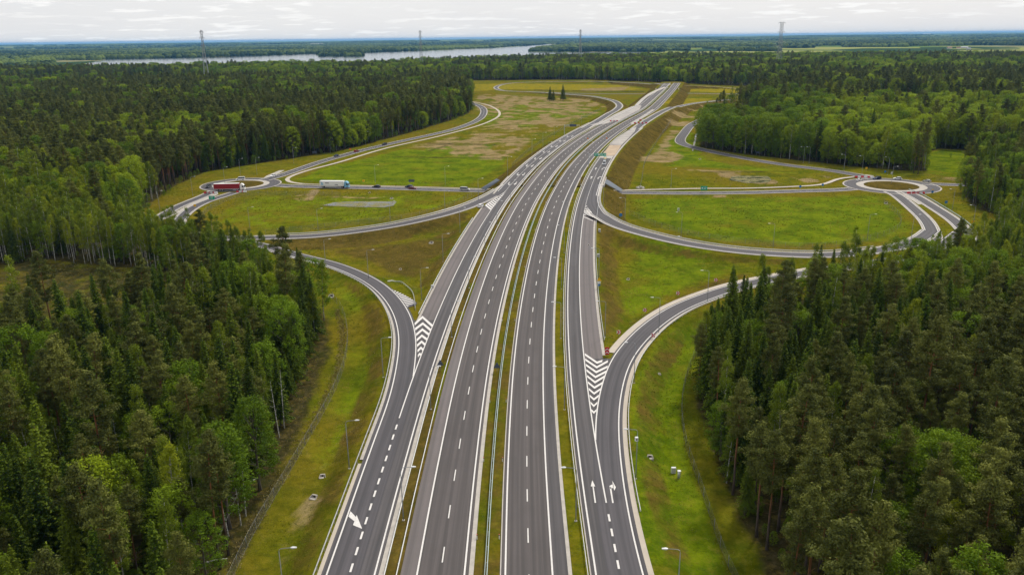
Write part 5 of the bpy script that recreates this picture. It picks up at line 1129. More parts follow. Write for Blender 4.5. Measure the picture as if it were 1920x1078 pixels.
def car(kind, p, rz, paint_, label, name='car', cat='car'):
    o = empty(name, tuple(p), rz, label, cat, 'cars on the junction roads'); q = CARP[kind]; w = q['W'] / 2; low = q['low']; cab = q['cab']
    def side(pr, y, zlo): return [(x, y, z) for x, z in pr]
    mb = MB(); base = [(low[0][0], .28)] + low + [(low[-1][0], .28)]
    mb.loft([[(x * .985, -w + .06, z) for x, z in base], [(x, -w, z * .97 + .01) for x, z in base], [(x, w, z * .97 + .01) for x, z in base], [(x * .985, w - .06, z) for x, z in base]])
    rf = [(x, z) for x, z in cab]; roof = rf[1:-1]
    rp = [(roof[0][0] - .02, roof[0][1] - .05)] + roof + [(roof[-1][0] + .06, roof[-1][1] - .06)]
    mb.loft([[(x, -w * .74, z + .02) for x, z in rp], [(x, w * .74, z + .02) for x, z in rp]])
    for s in (-1, 1):          # pillars
        for (a, b) in ((0, 1), (3, 4)): mb.tube([(cab[a][0], s * (w - .1), cab[a][1]), (cab[b][0], s * w * (.76 if a == 0 else .9), cab[b][1])] if a == 0 else [(cab[a][0], s * w * .76, cab[a][1]), (cab[b][0], s * (w - .1), cab[b][1])], .05, 4)
    mb.obj('body', M[paint_], o)
    MB().loft([[(x, -w + .1 + (z - cab[0][1]) * .28, z) for x, z in cab], [(x, w - .1 - (z - cab[0][1]) * .28, z) for x, z in cab]]).obj('window', M['glass'], o)
    for s in (-1, 1):
        MB().box(low[-1][0] - .14, low[-1][0] + .015, s * (w - .28) - .17, s * (w - .28) + .17, low[-2][1] - .2, low[-2][1] - .04).obj('headlight', M['headlight'], o)
        MB().box(low[0][0] - .015, low[0][0] + .1, s * (w - .2) - .14, s * (w - .2) + .14, .66, .84).obj('taillight', M['taillight'], o)
    wheels(o, (-q['L'] * .29, q['L'] * .31), w - .1, .33, .22); return o
def roadz(p):
    z = float(H(p[0], p[1])[0]); return z + .16
def place(px, ahead, z=None):
    if z == 'main': a = Wm(*px); b = Wm(*ahead)
    else: a = G(*px); a[2] = roadz(a); b = G(*ahead)
    return a, math.atan2(b[1] - a[1], b[0] - a[0])
VEH = [('car', (706, 352.3), (650, 351.6), 'black', 'black car behind the white truck on the lower left road', None), ('car', (767, 352.2), (700, 351), 'navy', 'dark blue car just behind the dark red car on the lower left road', None), ('car', (774, 355.6), (830, 357), 'darkred', 'dark red car on the lower left road', None), ('van', (872, 358.2), (920, 359.5), 'silver', 'silver van on the lower left road near the bridge', None),
 ('car', (630.5, 294.2), (600, 302), 'navy', 'dark blue car on the road along the pine wall, lower one', None), ('car', (668.5, 285.5), (700, 279), 'red', 'bright red car on the road along the pine wall', None), ('suv', (721, 272.5), (690, 279), 'black', 'black car on the road along the pine wall near the pale track', None), ('car', (903.5, 205), (902, 200), 'silver', 'pale car on the far bend beside the wood', None),
 ('van', (451, 338.6), (430, 339.5), 'white', 'white van on the far side of the left roundabout', None), ('car', (512.5, 332), (500, 336), 'white', 'white car entering the left roundabout', None), ('suv', (391, 352.5), (386, 356), 'black', 'black car behind the red trailer on the left roundabout', None),
 ('car', (1611.5, 340), (1640, 334.8), 'white', 'white car at the left end of the right roundabout', None), ('suv', (1644, 337.2), (1612, 340.5), 'navy', 'dark blue SUV on the right roundabout beside the white cars', None), ('car', (1682.6, 337.2), (1650, 336.5), 'white', 'white car at the back of the right roundabout', None), ('car', (1737, 342.2), (1700, 338), 'silver', 'silver car entering the right roundabout from the right edge', None),
 ('car', (901.5, 388.5), (917, 378), 'white', 'white car parked at the tip of the upper left hatched wedge', 'main'), ('van', (1133, 309), (1129.5, 316), 'silver', 'grey van parked behind the yellow roller', 'main')]
for k, px, ah, pt, lb, z in VEH:
    p, rz = place(px, ah, z); p[2] += .02 if z == 'main' else 0
    car(k, p, rz, pt, lb, 'van' if k == 'van' else 'car', 'van' if k == 'van' else 'car')
def truck(px, ahead, trailer, cabm, label, marks=False):
    p, rz = place(px, ahead); o = empty('articulated_truck', tuple(p), rz, label, 'truck', 'trucks on the left roads'); w = 1.25
    t = MB().bbox(-8.2, 5.3, -w, w, 1.25, 4.0, .06).obj('trailer_box', M[trailer], o)
    if trailer == 'tarpaulin':
        MB().box(-8.15, 5.25, -w + .03, w - .03, 4.003, 4.05).obj('trailer_roof', M['white'], o)
        MB().box(-8.26, -8.2, -w, w, 1.2, 4.02).obj('rear_door', M['white'], o)
        mb = MB()
        for x in np.arange(-7.5, 5, 1.35):
            for s in (-1, 1): mb.box(x, x + .05, s * w - .015, s * w + .015, 1.3, 3.95)
        mb.obj('strap', M['darkred'], t); MB().box(-8.2, 5.3, -w - .02, w + .02, 1.12, 1.26).obj('side_rail', M['white'], o)
    else:
        mb = MB()
        for s in (-1, 1):
            f = s * (w + .012)
            for x0, x1, z0, z1 in ((-7.4, -6.9, 2.1, 3.4), (-6.7, -6.3, 1.8, 3.1), (-7.7, -6.1, 1.7, 1.95)): mb.box(x0, x1, f - .01, f + .01, z0, z1)
        mb.obj('blue_graphic', M['cabblue'], t); mb = MB()
        for s in (-1, 1):
            f = s * (w + .012)
            for i in range(5): mb.box(-5 + i * .42, -4.72 + i * .42, f - .01, f + .01, 2.65, 3.1)
            for i in range(3): mb.box(.4 + i * .6, .8 + i * .6, f - .01, f + .01, 1.8, 2.2)
        mb.obj('dark_lettering', M['navy'], t)
    MB().box(-8.1, 7.8, -.45, .45, .75, 1.2).obj('chassis', M['black'], o)
    MB().box(-5.4, 1.6, -w + .02, w - .02, .55, 1.1).obj('side_skirt', M['silver'] if trailer == 'white' else M['black'], o)
    c = MB(); pr = [(5.75, .7), (5.75, 3.3), (6.1, 3.85), (7.1, 3.75), (7.75, 2.9), (8.1, 1.7), (8.12, .55)]
    c.loft([[(x, -w + .08, z) for x, z in pr], [(x, -w, z - .02) for x, z in pr], [(x, w, z - .02) for x, z in pr], [(x, w - .08, z) for x, z in pr]]); cb = c.obj('cab', M[cabm], o)
    MB().add([(7.79, -1.08, 2.84), (7.79, 1.08, 2.84), (8.1, 1.08, 1.82), (8.1, -1.08, 1.82), (7.9, -1.0, 2.3), (7.9, 1, 2.3), (7.95, 1, 2.1), (7.95, -1, 2.1)], [(3, 2, 1, 0), (4, 5, 6, 7)]).obj('windscreen', M['glass'], cb)
    for s in (-1, 1): MB().box(6.75, 7.65, s * w - .012, s * w + .012, 1.9, 2.7).obj('side_window', M['glass'], cb); MB().box(8.05, 8.14, s * .9 - .2, s * .9 + .2, .85, 1.1).obj('headlight', M['headlight'], cb); MB().box(8.0, 8.1, s * 1.42 - .1, s * 1.42 + .1, 1.9, 2.6).obj('mirror', M['black'], cb)
    wheels(o, (-6.3, -5.0, -3.7, 4.4, 7.2), 1.05, .5, .34); return o
truck((431.5, 358.4), (470, 357.4), 'tarpaulin', 'white', 'red curtain sided truck with a white cab on the left roundabout')
truck((628.5, 353.2), (680, 353.8), 'white', 'cabblue', 'white trailer truck with a light blue cab on the lower left road')
p, rz = place((1134.5, 301.5), (1131, 310), 'main'); o = empty('road_roller', tuple(p), rz, 'yellow road roller standing beside the green gantry signs', 'road roller')
MB().wheel(1.35, 0, .62, .62, 1.7, 18).obj('drum', M['galv'], o); wheels(o, (-1.3,), .75, .62, .45)
MB().bbox(-2.2, -.3, -.75, .75, .7, 1.45, .15).obj('engine_cover', M['yellow'], o); MB().bbox(-.4, .9, -.7, .7, .75, 1.3, .1).obj('body', M['yellow'], o)
mb = MB()
for x in (-.3, .75):
    for s in (-1, 1): mb.tube([(x, s * .62, 1.2), (x, s * .6, 2.5)], .05, 5)
mb.bbox(-.45, .9, -.75, .75, 2.5, 2.65, .06); mb.obj('canopy', M['signgreen'], o)
# ------------------------------------------------------------------ signs
def posts(root, xs, h, y=0.02):
    for x in xs: MB().tube([(x, y, -.4), (x, y, h)], .045, 6).obj('post', M['lamp_metal'], root)
def face(pts, y0, th, mat, name, root):      # plate in the local xz plane, its front towards -y
    return MB().loft([[(x, y0, z) for x, z in pts], [(x, y0 + th, z) for x, z in pts]]).obj(name, M[mat], root)
def cam_rz(p): return math.atan2(-p[0], p[1]) * 1.0
def ngon(cx, cz, r_, n=16, a0=0): return [(cx + r_ * math.cos(a0 + 2 * math.pi * i / n), cz + r_ * math.sin(a0 + 2 * math.pi * i / n)) for i in range(n)]
def rect(x0, x1, z0, z1): return [(x0, z0), (x1, z0), (x1, z1), (x0, z1)]
def sign(px, label, parts, ph=2.0, pxs=(0,), rz=None, name='road_sign', cat='road sign', group=None, y=None):
    p = G(*px) if y is None else y; o = empty(name, tuple(p), 0 if rz is None else rz, label, cat, group); posts(o, pxs, ph)
    for i, (pts, mat, nm) in enumerate(parts): face(pts, -.05 - .012 * i, .03 if i == 0 else .01, mat, nm, o)
    return o
def chev(cx, cz, s, d):                      # arrow mark: d 'up' or 'right'
    if d == 'up': return [(cx - s, cz - s * .5), (cx, cz + s * .35), (cx + s, cz - s * .5), (cx + s, cz), (cx, cz + s * .85), (cx - s, cz)]
    return [(cx - s * .5, cz - s), (cx + .05 * s, cz - s), (cx + s * .75, cz), (cx + .05 * s, cz + s), (cx - s * .5, cz + s), (cx + s * .2, cz)]
sign((1138, 668), 'tall red board with two white upward chevrons at the exit fork', [(rect(-.55, .55, .5, 2.5), 'signred', 'board'), (chev(0, .95, .45, 'up'), 'signwhite', 'arrow_mark'), (chev(0, 1.8, .45, 'up'), 'signwhite', 'arrow_mark')], 2.3, (-.3, .3), 0, 'arrow_board')
for q, l in (((1160, 630), 'first red chevron board inside the right slip road bend, next to the exit fork'), ((1209, 588), 'second red chevron board inside the right slip road bend'), ((1271, 556), 'third red chevron board inside the right slip road bend'), ((1342, 531), 'fourth red chevron board, beside the wood corner'), ((1224, 636), 'small red chevron board on the outer edge of the right slip road')):
    sign(q, l, [(rect(-.55, .55, .6, 1.7), 'signwhite', 'board'), ([(-.55, .6), (-.2, .6), (.28, 1.15), (-.2, 1.7), (-.55, 1.7), (-.1, 1.15)], 'signred', 'arrow_mark'), ([(.2, .6), (.55, .6), (.55, 1.7), (.2, 1.7), (.5, 1.15)], 'signred', 'arrow_mark')], 1.5, (0,), -.25, 'chevron_board', 'chevron board', 'red chevron boards on the right slip road')
sign((1123, 541), 'yellow warning triangle over a white plate on the brown bank', [([(-.75, 2.5), (.75, 2.5), (0, 3.8)], 'signyellow', 'triangle_plate'), (rect(-.5, .5, 1.6, 2.4), 'signwhite', 'plate'), (rect(-.35, .35, .9, 1.5), 'signblue', 'plate')], 3.4)
for q, l in (((826, 694), 'dark triangular sign seen from behind in the left grass strip'), ((932, 699), 'dark triangular sign seen from behind beside the middle guardrail')):
    sign(q, l, [([(-.85, 1.3), (.85, 1.3), (.1, 2.7), (-.1, 2.7)], 'signback', 'triangle_plate')], 2.4, (0,), 0, 'road_sign', 'road sign', 'triangular signs seen from behind')
sign((1163.5, 410), 'round blue sign with a small yellow top inside the upper right loop', [(ngon(0, 1.6, .75), 'signblue', 'disc'), (rect(-.4, .4, 2.45, 3.1), 'signyellow', 'plate')], 2.8)
sign((1319.5, 361), 'wide green direction board beside the lower right road', [(rect(-1.7, 1.7, 1.2, 3.3), 'signgreen', 'board'), (rect(-1.2, -.6, 1.9, 2.6), 'signwhite', 'arrow_mark'), (rect(-.2, 1.3, 2.5, 2.7), 'signwhite', 'lettering'), (rect(-.2, 1.0, 1.8, 2.0), 'signwhite', 'lettering')], 3, (-1.1, 1.1))
sign((397.8, 377.5), 'green direction board below the red truck at the left roundabout', [(rect(-1.5, 1.5, 1.0, 2.8), 'signgreen', 'board'), (rect(-1, .9, 2.2, 2.35), 'signwhite', 'lettering'), (rect(-1, .5, 1.5, 1.65), 'signwhite', 'lettering')], 2.6, (-.9, .9))
for q, c_, l in (((366, 392), 'signyellow', 'yellow sign in the grass between the left roundabout lanes'), ((682, 345), 'signyellow', 'small yellow sign behind the lower left road near the black car'), ((657, 284.5), 'signorange', 'orange sign beside the road just left of the red car'), ((1624, 321), 'signyellow', 'small yellow sign behind the right roundabout'), ((1747.5, 366), 'signblue', 'round blue sign with a yellow cap right of the roundabout'), ((1773, 386), 'signblue', 'square blue sign on the grass right of the roundabout leg'), ((1823, 424), 'signyellow', 'yellow round sign over white plates at the right wood'), ((1542, 352.5), 'signblue', 'small blue sign on the verge of the lower right road'), ((1500, 356), 'signblue', 'tiny blue sign at the edge of the lower right road'), ((1659, 327.5), 'signblue', 'small blue sign behind the right roundabout beside a white box')):
    extra = [(rect(-.4, .4, .6, 1.2), 'signwhite', 'plate')] if 'white plates' in l else [(rect(-.35, .35, 2.4, 2.9), 'signyellow', 'plate')] if 'yellow cap' in l else []
    sign(q, l, [((ngon(0, 1.7, .62) if c_ == 'signblue' and 'square' not in l else rect(-.6, .6, 1.2, 2.3)), c_, 'plate')] + extra, 2.3)
for q, l in (((772, 346), 'grey direction sign seen from behind on the green field edge'), ((590, 291), 'pale grey direction sign seen from behind before the pine wall'), ((1421, 292), 'blue grey direction sign before the upper right wood')):
    sign(q, l, [(rect(-1.6, 1.6, 1.4, 2.7), 'signback', 'board')], 2.6, (-1, 1))
for q, l in (((1102, 265.5), 'orange warning board beside the left carriageway far up the highway'), ((1137.5, 265), 'orange warning board beside the right carriageway far up the highway')):
    p = Wm(*q); sign(q, l, [([(-.75, 1.6), (.75, 1.6), (0, 2.9)], 'signorange', 'triangle_plate'), (rect(-.6, .6, .5, 1.4), 'signwhite', 'plate')], 2.6, (0,), 0, 'road_sign', 'road sign', 'orange works signs on the highway', p)
# gantries
def gantry(off0, off1, y, label, panels, side):
    a = np.array(cor(y, off0)); b = np.array(cor(y, off1)); o = empty('sign_gantry', tuple(a), math.atan2(b[1] - a[1], b[0] - a[0]), label, 'sign gantry'); L = float(np.hypot(*(b - a)[:2]))
    MB().tube([(0, 0, -.5), (0, 0, 7.4)], .2, 8).obj('post', M['galv'], o); mb = MB()
    for z in (6.4, 7.3): mb.tube([(0, 0, z), (L, 0, z)], .09, 5)
    n = int(L / 1.2)
    for i in range(n): mb.tube([(L * i / n, 0, 6.4 if i % 2 else 7.3), (L * (i + 1) / n, 0, 7.3 if i % 2 else 6.4)], .05, 4)
    mb.obj('truss', M['galv'], o)
    for x0, x1 in panels:
        q = face(rect(x0, x1, 6.1, 7.8), -.2, .08, 'signgreen' if side > 0 else 'signback', 'board', o)
        if side > 0:
            face(rect(x0 + .3, x1 - 1.2, 7.2, 7.4), -.22, .012, 'signwhite', 'lettering', q); face(rect(x0 + .3, x1 - 1.6, 6.6, 6.8), -.22, .012, 'signwhite', 'lettering', q); face([(x1 - .75, 6.3), (x1 - .45, 6.3), (x1 - .45, 6.9), (x1 - .2, 6.9), (x1 - .6, 7.6), (x1 - 1.0, 6.9), (x1 - .75, 6.9)], -.22, .012, 'signwhite', 'arrow_mark', q)
    return o
gantry(13.8, 24, Yof(1108, 313), 'green gantry with two direction boards over the right collector road', ((3.0, 6.0), (6.6, 9.8)), 1)
gantry(-26.8, -15.5, Yof(1062, 253), 'grey sign gantry seen from behind over the far left collector road', ((4, 9),), -1)
# ------------------------------------------------------------------ barriers of red and white blocks
def block(p, rz, mat, label, grp):
    o = empty('traffic_barrier', tuple(p), rz, label, 'barrier', grp)
    MB().loft([[(x, y, z) for x, y in ((-.95, -w), (.95, -w), (.95, w), (-.95, w))] for w, z in ((.3, 0), (.3, .2), (.14, .5), (.11, .95))]).obj('block', M[mat], o)
    mb = MB()
    for x in (-.5, .5): mb.box(x - .15, x + .15, -.32, .32, -.01, .1)
    mb.obj('foot', M['rubber'], o); return o
def brow(pa, pb, n, name, first=0, zf=G):
    a = np.array(zf(*pa)); b = np.array(zf(*pb)); rz = math.atan2(b[1] - a[1], b[0] - a[0])
    for i in range(n):
        p = a + (b - a) * (i + .5) / n; p[2] = roadz(p) if zf is G else p[2] + .03; m_ = 'signred' if (i + first) % 2 == 0 else 'signwhite'
        block(p, rz, m_, f"{'red' if m_ == 'signred' else 'white'} barrier block, {ORD2[i] if i else 'first'} from the left in the row {name}", f'barrier blocks {name}')
brow((384, 363.5), (407, 363.5), 6, 'below the red trailer'); brow((445, 361.5), (461, 361), 4, 'below the truck cab')
brow((1702, 363.8), (1732, 364), 7, 'at the right roundabout leg'); brow((1603, 333.8), (1637, 334.2), 6, 'behind the right roundabout cars')
brow((1144, 228), (1161, 228), 6, 'across the far gravel stretch', 0, Wm); brow((1189, 232), (1213, 232), 7, 'across the far right exit lane', 0, Wm)
brow((1198, 226.5), (1208, 226), 2, 'just beyond the far exit lane', 0, Wm)
# ------------------------------------------------------------------ culvert heads, cabinets, marker posts
def culvert(px, label, s=1.0, rz=0.0, grp='white concrete culvert heads'):
    s *= .5
    p = G(*px); o = empty('culvert_head', tuple(p), rz, label, 'culvert', grp); mb = MB()
    mb.bbox(-1.1 * s, 1.1 * s, -.1, .25, -.4, 1.1 * s, .05)
    for k in (-1, 1): mb.loft([[(k * .95 * s, -.1, -.3), (k * 1.15 * s, -.1, -.3), (k * 1.15 * s, -.1, 1.0 * s), (k * .95 * s, -.1, 1.0 * s)], [(k * 1.3 * s, -1.6 * s, -.3), (k * 1.5 * s, -1.6 * s, -.3), (k * 1.5 * s, -1.6 * s, .15), (k * 1.3 * s, -1.6 * s, .15)]])
    mb.box(-1.2 * s, 1.2 * s, -1.7 * s, -.1, -.3, .06); mb.obj('headwall', M['kerb'], o)
    MB().loft([[(x, y, z) for x, z in ngon(0, .5 * s, .42 * s, 14)] for y in (-.115, -.10)]).obj('pipe_mouth_shade', M['dark'], o)  # solid near-black disc on the wall, its colour standing in for shade inside the pipe
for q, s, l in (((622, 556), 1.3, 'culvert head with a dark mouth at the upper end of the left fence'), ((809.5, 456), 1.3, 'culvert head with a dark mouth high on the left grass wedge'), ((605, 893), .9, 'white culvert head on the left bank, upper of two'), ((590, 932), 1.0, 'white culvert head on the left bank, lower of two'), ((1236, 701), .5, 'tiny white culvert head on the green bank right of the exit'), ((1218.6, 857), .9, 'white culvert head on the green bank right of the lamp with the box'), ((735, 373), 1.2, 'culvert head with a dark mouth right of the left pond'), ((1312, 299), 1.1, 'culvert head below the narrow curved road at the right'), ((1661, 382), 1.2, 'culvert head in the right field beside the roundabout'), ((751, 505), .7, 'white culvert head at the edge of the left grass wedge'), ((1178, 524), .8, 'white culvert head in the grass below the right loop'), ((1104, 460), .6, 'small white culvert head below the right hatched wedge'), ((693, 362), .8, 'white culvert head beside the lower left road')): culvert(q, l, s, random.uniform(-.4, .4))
def cabinet(px, label, h=1.2, w=.45, main=False):
    p = Wm(*px) if main else G(*px); o = empty('roadside_cabinet', tuple(p), 0, label, 'cabinet'); MB().bbox(-w, w, -.25, .25, -.2, h, .04).obj('box', M['lamp_head'], o); MB().box(-w * .8, w * .8, -.262, -.25, .1, h - .12).obj('door', M['silver'], o)
for q, l in (((1262.5, 886), 'white cabinet on the green bank near the right fence'), ((1272, 395), 'white cabinet at the edge of the right loop field'), ((1272.5, 448), 'pale cabinet beside the right loop road'), ((832, 398), 'pale cabinet beside the upper left loop road'), ((1124, 435), 'white cabinet at the top of the brown bank'), ((1122, 482), 'white cabinet on the brown bank'), ((811, 541), 'white cabinet beside the pale verge above the left chevrons'), ((1672, 327), 'white cabinet behind the right roundabout')): cabinet(q, l)
p = G(1272.8, 895); o = empty('ventilation_pipe', tuple(p), 0, 'grey upright pipe beside the white cabinet on the right green bank', 'pipe'); MB().tube([(0, 0, -.3), (0, 0, 1.4)], .28, 12).obj('pipe', M['galv'], o, True); MB().tube([(0, 0, 1.4), (0, 0, 1.5)], .36, 12).obj('cap', M['lamp_head'], o)
p = G(1191, 899); 
cb = empty('camera_box', (float(p[0]) - .1, float(p[1]) - .2, float(p[2]) + 8.2), 0, 'white camera box fixed on the post of the right lamp', 'camera'); MB().bbox(-.3, .3, -.35, .15, 0, .75, .08).obj('housing', M['white'], cb); MB().box(-.12, .12, -.37, -.35, .2, .5).obj('lens', M['dark'], cb)
DP = MB().bbox(-.07, .07, -.05, .05, -.2, .85, .02).me('post', M['signwhite']); DB = MB().box(-.075, .075, -.055, .055, .62, .78).me('reflector_band', M['black']); DC = MB().box(-.09, .09, -.06, .06, .85, .9).me('cap', M['signred'])
for side, off in (('left of', -1.9), ('right of', 1.75)):
    for i, y in enumerate((112, 137, 162, 212, 262, 312, 362, 412)):
        o = empty('marker_post', cor(y, off, -.1), 0, f'white marker post {side} the middle guardrail, {ordw(i)}', 'marker post', f'marker posts {side} the middle guardrail')
        for n_2, me_ in (('post', DP), ('reflector_band', DB), ('cap', DC)): link(n_2, me_, o)
# ------------------------------------------------------------------ pylons, wind turbines, houses, lone trees, dead trees
def pylon(px, py_top, Y, label, arms, wtop=1.0):
    d = fw + (px - CX) / F * rt + (CY - py_top) / F * up; t = Y / d[1]; x = d[0] * t; a = PX((x, Y, 0)); 
    lo, hi = 20, 260
    for _ in range(40):
        md = (lo + hi) / 2
        if PX((x, Y, md))[1] < py_top: hi = md
        else: lo = md
    h = lo; o = empty('power_pylon', (x, Y, float(H(x, Y)[0])), .2, label, 'pylon', 'tall lattice pylons over the woods'); mb = MB(); wb = h * .055; wt = h * .014 * wtop
    zs = [0, .14, .27, .39, .5, .6, .69, .77, .84, .9, .95, 1.0]; ws = [wb + (wt - wb) * min(1, z / .72) ** .8 for z in zs]
    for k in range(len(zs) - 1):
        A = [(sx * ws[k], sy * ws[k], zs[k] * h) for sx, sy in ((1, 1), (-1, 1), (-1, -1), (1, -1))]; B = [(sx * ws[k + 1], sy * ws[k + 1], zs[k + 1] * h) for sx, sy in ((1, 1), (-1, 1), (-1, -1), (1, -1))]
        for i in range(4):
            mb.tube([A[i], B[i]], .3, 4); mb.tube([A[i], B[(i + 1) % 4]], .14, 3); mb.tube([A[(i + 1) % 4], B[i]], .14, 3); mb.tube([B[i], B[(i + 1) % 4]], .1, 3)
    mb.obj('mast', M['lattice'], o)
    for z, L in arms:
        z *= h
        for s in (-1, 1): q = MB(); q.tube([(s * wt, 0, z), (s * L, 0, z + .4)], .22, 4).tube([(s * wt, 0, z + 2.6), (s * L, 0, z + .4)], .2, 4).tube([(s * wt * 2, 0, z), (s * L * .6, 0, z + 1.5)], .15, 3); q.obj('cross_arm', M['lattice'], o); MB().tube([(s * L, 0, z + .4), (s * L, 0, z - 2.4)], .2, 5).obj('insulator', M['silver'], o)
pylon(377, 57, 1500, 'slim lattice pylon over the dark woods at the far left', ((.96, 3.5), (.86, 4.5), (.72, 4)))
pylon(787.5, 58, 2000, 'slim lattice pylon before the wide part of the lake', ((.96, 4), (.84, 5), (.68, 5)))
pylon(1088.5, 56, 2150, 'slim lattice pylon near the right tip of the lake', ((.95, 4), (.84, 5), (.62, 6)))
pylon(1466.5, 42, 1800, 'broad shouldered lattice pylon standing above the right woods', ((.985, 8), (.8, 9), (.6, 12)), 1.7)
for i, (px, top, n_l) in enumerate(((1858, 51, 'rightmost'), (1841, 54, 'second from the right'), (1708, 57, 'leftmost of three'))):
    Y = 17000; d = fw + (px - CX) / F * rt + (CY - 60) / F * up; x = d[0] * Y / d[1]; z0 = float(base_h(np.array(x), np.array(float(Y)))); z1_ = 190
    o = empty('wind_turbine', (x, Y, z0), 0, f'tiny white wind turbine on the hazy horizon, {n_l}', 'wind turbine', 'wind turbines on the horizon'); MB().tube([(0, 0, 0), (0, 0, 110)], [2.6, 1.6], 8).obj('tower', M['white'], o)
    for k in range(3): a = .4 + i + k * 2.094; MB().tube([(0, -3, 110), (55 * math.sin(a) * .3, -3, 110 + 55 * math.cos(a) * .3), (55 * math.sin(a), -3, 110 + 55 * math.cos(a))], [1.2, 1.6, .4], 5).obj('blade', M['white'], o)
HS = [((1780, 91.5), 26, 'rooftile', 'long red roofed farm building at the far right fields'), ((1797, 92), 18, 'rooftile', 'smaller red roofed barn beside the long farm building'), ((1808, 91), 34, 'hgrey', 'white hall with a grey roof right of the red farm roofs'), ((1816, 93.5), 20, 'hgrey', 'small white shed just below the white hall'), ((282, 98), 30, 'hgrey', 'white house across the lake, far left'), ((366, 99.5), 20, 'rooftile', 'red roofed house on the far lake shore'), ((590, 84), 60, 'hgrey', 'white block on the far left horizon slope, left one'), ((601, 84), 40, 'hgrey', 'white block on the far left horizon slope, right one'), ((934, 83.5), 46, 'hgrey', 'white shed on the wooded shore right of the lake bend'), ((1738, 62.8 + 3), 70, 'hgrey', 'pale building on the right horizon')]
for q, w_, rm, l in HS:
    p = W(q[0], q[1], 0); zf_ = float(H(p[0], p[1])[0]); p = W(q[0], q[1], zf_); sc_ = p[1] / 4500
    o = empty('farm_house', tuple(p), random.uniform(-.3, .3), l, 'house'); w2 = w_ * .5 * max(1, sc_ * .7); d2 = w2 * .35; hh = 5 * max(1, sc_ * .7)
    MB().box(-w2, w2, -d2, d2, -2, hh).obj('wall', M['plaster'], o); MB().add([(-w2 - .5, -d2 - .6, hh), (w2 + .5, -d2 - .6, hh), (w2 + .5, d2 + .6, hh), (-w2 - .5, d2 + .6, hh), (-w2 - .5, 0, hh * 1.7), (w2 + .5, 0, hh * 1.7)], [(0, 1, 5, 4), (2, 3, 4, 5), (0, 4, 3), (1, 2, 5), (3, 2, 1, 0)]).obj('roof', M[rm], o)
def lone(px, k, v, s, label, grp):
    p = G(*px); t_r, c_r = MODELS[KN[k]][v]; o = empty(KNAME[k], tuple(p), random.random() * 6, label, 'tree', grp); o.scale = (s * (1.55 if k == 1 else 1), s * (1.55 if k == 1 else 1), s); link('trunk', t_r, o); link('crown', c_r, o)
lone((1031, 190), 1, 0, .86, 'dark conifer alone on the sandy field, leftmost of three', 'lone conifers on the sandy field'); lone((1037.5, 190), 1, 1, .72, 'dark shorter conifer alone on the sandy field, middle of three', 'lone conifers on the sandy field'); lone((1055.5, 189), 1, 2, .98, 'dark conifer alone on the sandy field, rightmost of three', 'lone conifers on the sandy field')
lone((1721, 327), 0, 1, .86, 'lone pine at the end of the wood behind the right roundabout', None); lone((1713, 325), 0, 2, .95, 'lone pine left of another at the end of the wood behind the right roundabout', None)
lone((1782, 297), 3, 0, .16, 'single small bush on the open meadow at the right', None)
def snag(px, h, lean, az, label):
    p = G(*px); o = empty('dead_tree', tuple(p), 0, label, 'dead tree', 'bare trunks at the left wood edge'); mb = MB(); pts = [(lean * math.cos(az) * t * h, lean * math.sin(az) * t * h, h * t - .3) for t in (0, .3, .6, 1)]; mb.tube(pts, [.13, .11, .08, .03], 6); mb.obj('trunk', M['birchbark'], o)
    for j in range(5):
        t = .45 + .1 * j; q = np.array([lean * math.cos(az) * t * h, lean * math.sin(az) * t * h, h * t - .3]); a = random.random() * 6.28; MB().tube([tuple(q), tuple(q + np.array([math.cos(a) * .9, math.sin(a) * .9, .5]))], [.035, .01], 4).obj('branch', M['birchbark'], o)
for q, h, ln, az, l in (((429, 1005), 13, .12, 2.6, 'pale leaning bare trunk at the wood edge near the bottom left track'), ((410, 1003), 9, .5, .2, 'strongly leaning bare trunk beside a pale straight one'), ((461, 968), 10, .05, 1, 'thin bare trunk beside the worn track'), ((524, 820), 13, .1, 2.4, 'pale bare trunk at the wood edge, level with the left bank lamp'), ((533, 802), 14, .03, 0, 'straight pale bare trunk at the wood edge above the leaning one'), ((452, 985), 7, .2, 2, 'short bare trunk among the brushwood'), ((1350, 842), 9, .04, 2, 'thin white bare trunk at the right wood edge'), ((1362, 905), 9, .05, .4, 'thin bare trunk at the right wood edge beside the tall pines')): snag(q, h, ln, az, l)
for q, L, az, l in (((405, 1052), 3.5, .3, 'fallen pale log by the worn track at the bottom left'), ((470, 905), 4, 1.1, 'fallen log on the brushwood left of the fence'), ((505, 850), 4.5, 2.2, 'fallen log at the wood edge above the lower log')):
    p = G(*q); o = empty('fallen_log', tuple(p), az, l, 'log'); MB().tube([(-L / 2, 0, .15), (0, .1, .22), (L / 2, 0, .18)], [.14, .12, .07], 7).obj('stem', M['birchbark'], o); MB().tube([(L * .1, 0, .2), (L * .3, .6, .6)], [.05, .02], 4).obj('branch', M['birchbark'], o)
o = None
p = G(1201, 353); st_ = MB(); rr = np.random.default_rng(5)
for i in range(26):
    c = rr.normal(size=2) * 1.4; r_ = .35 + .5 * rr.random(); hgt = max(0, 1.3 - np.hypot(*c) * .55); st_.loft([[(c[0] + r_ * k * math.cos(a) * (.7 + .5 * rr.random()), c[1] + r_ * k * math.sin(a) * (.7 + .5 * rr.random()), hgt * .6 + z) for a in np.arange(6) * 1.047] for k, z in ((.9, -.3), (1, .1), (.5, .5))])
tag(st_.obj('stone_heap', M['concrete']), 'pale heap of stones on the grass above the lower right road', 'stone heap').location = tuple(p)
SUN_E=3.1;HAZE=3e-5;EXPO=0.05
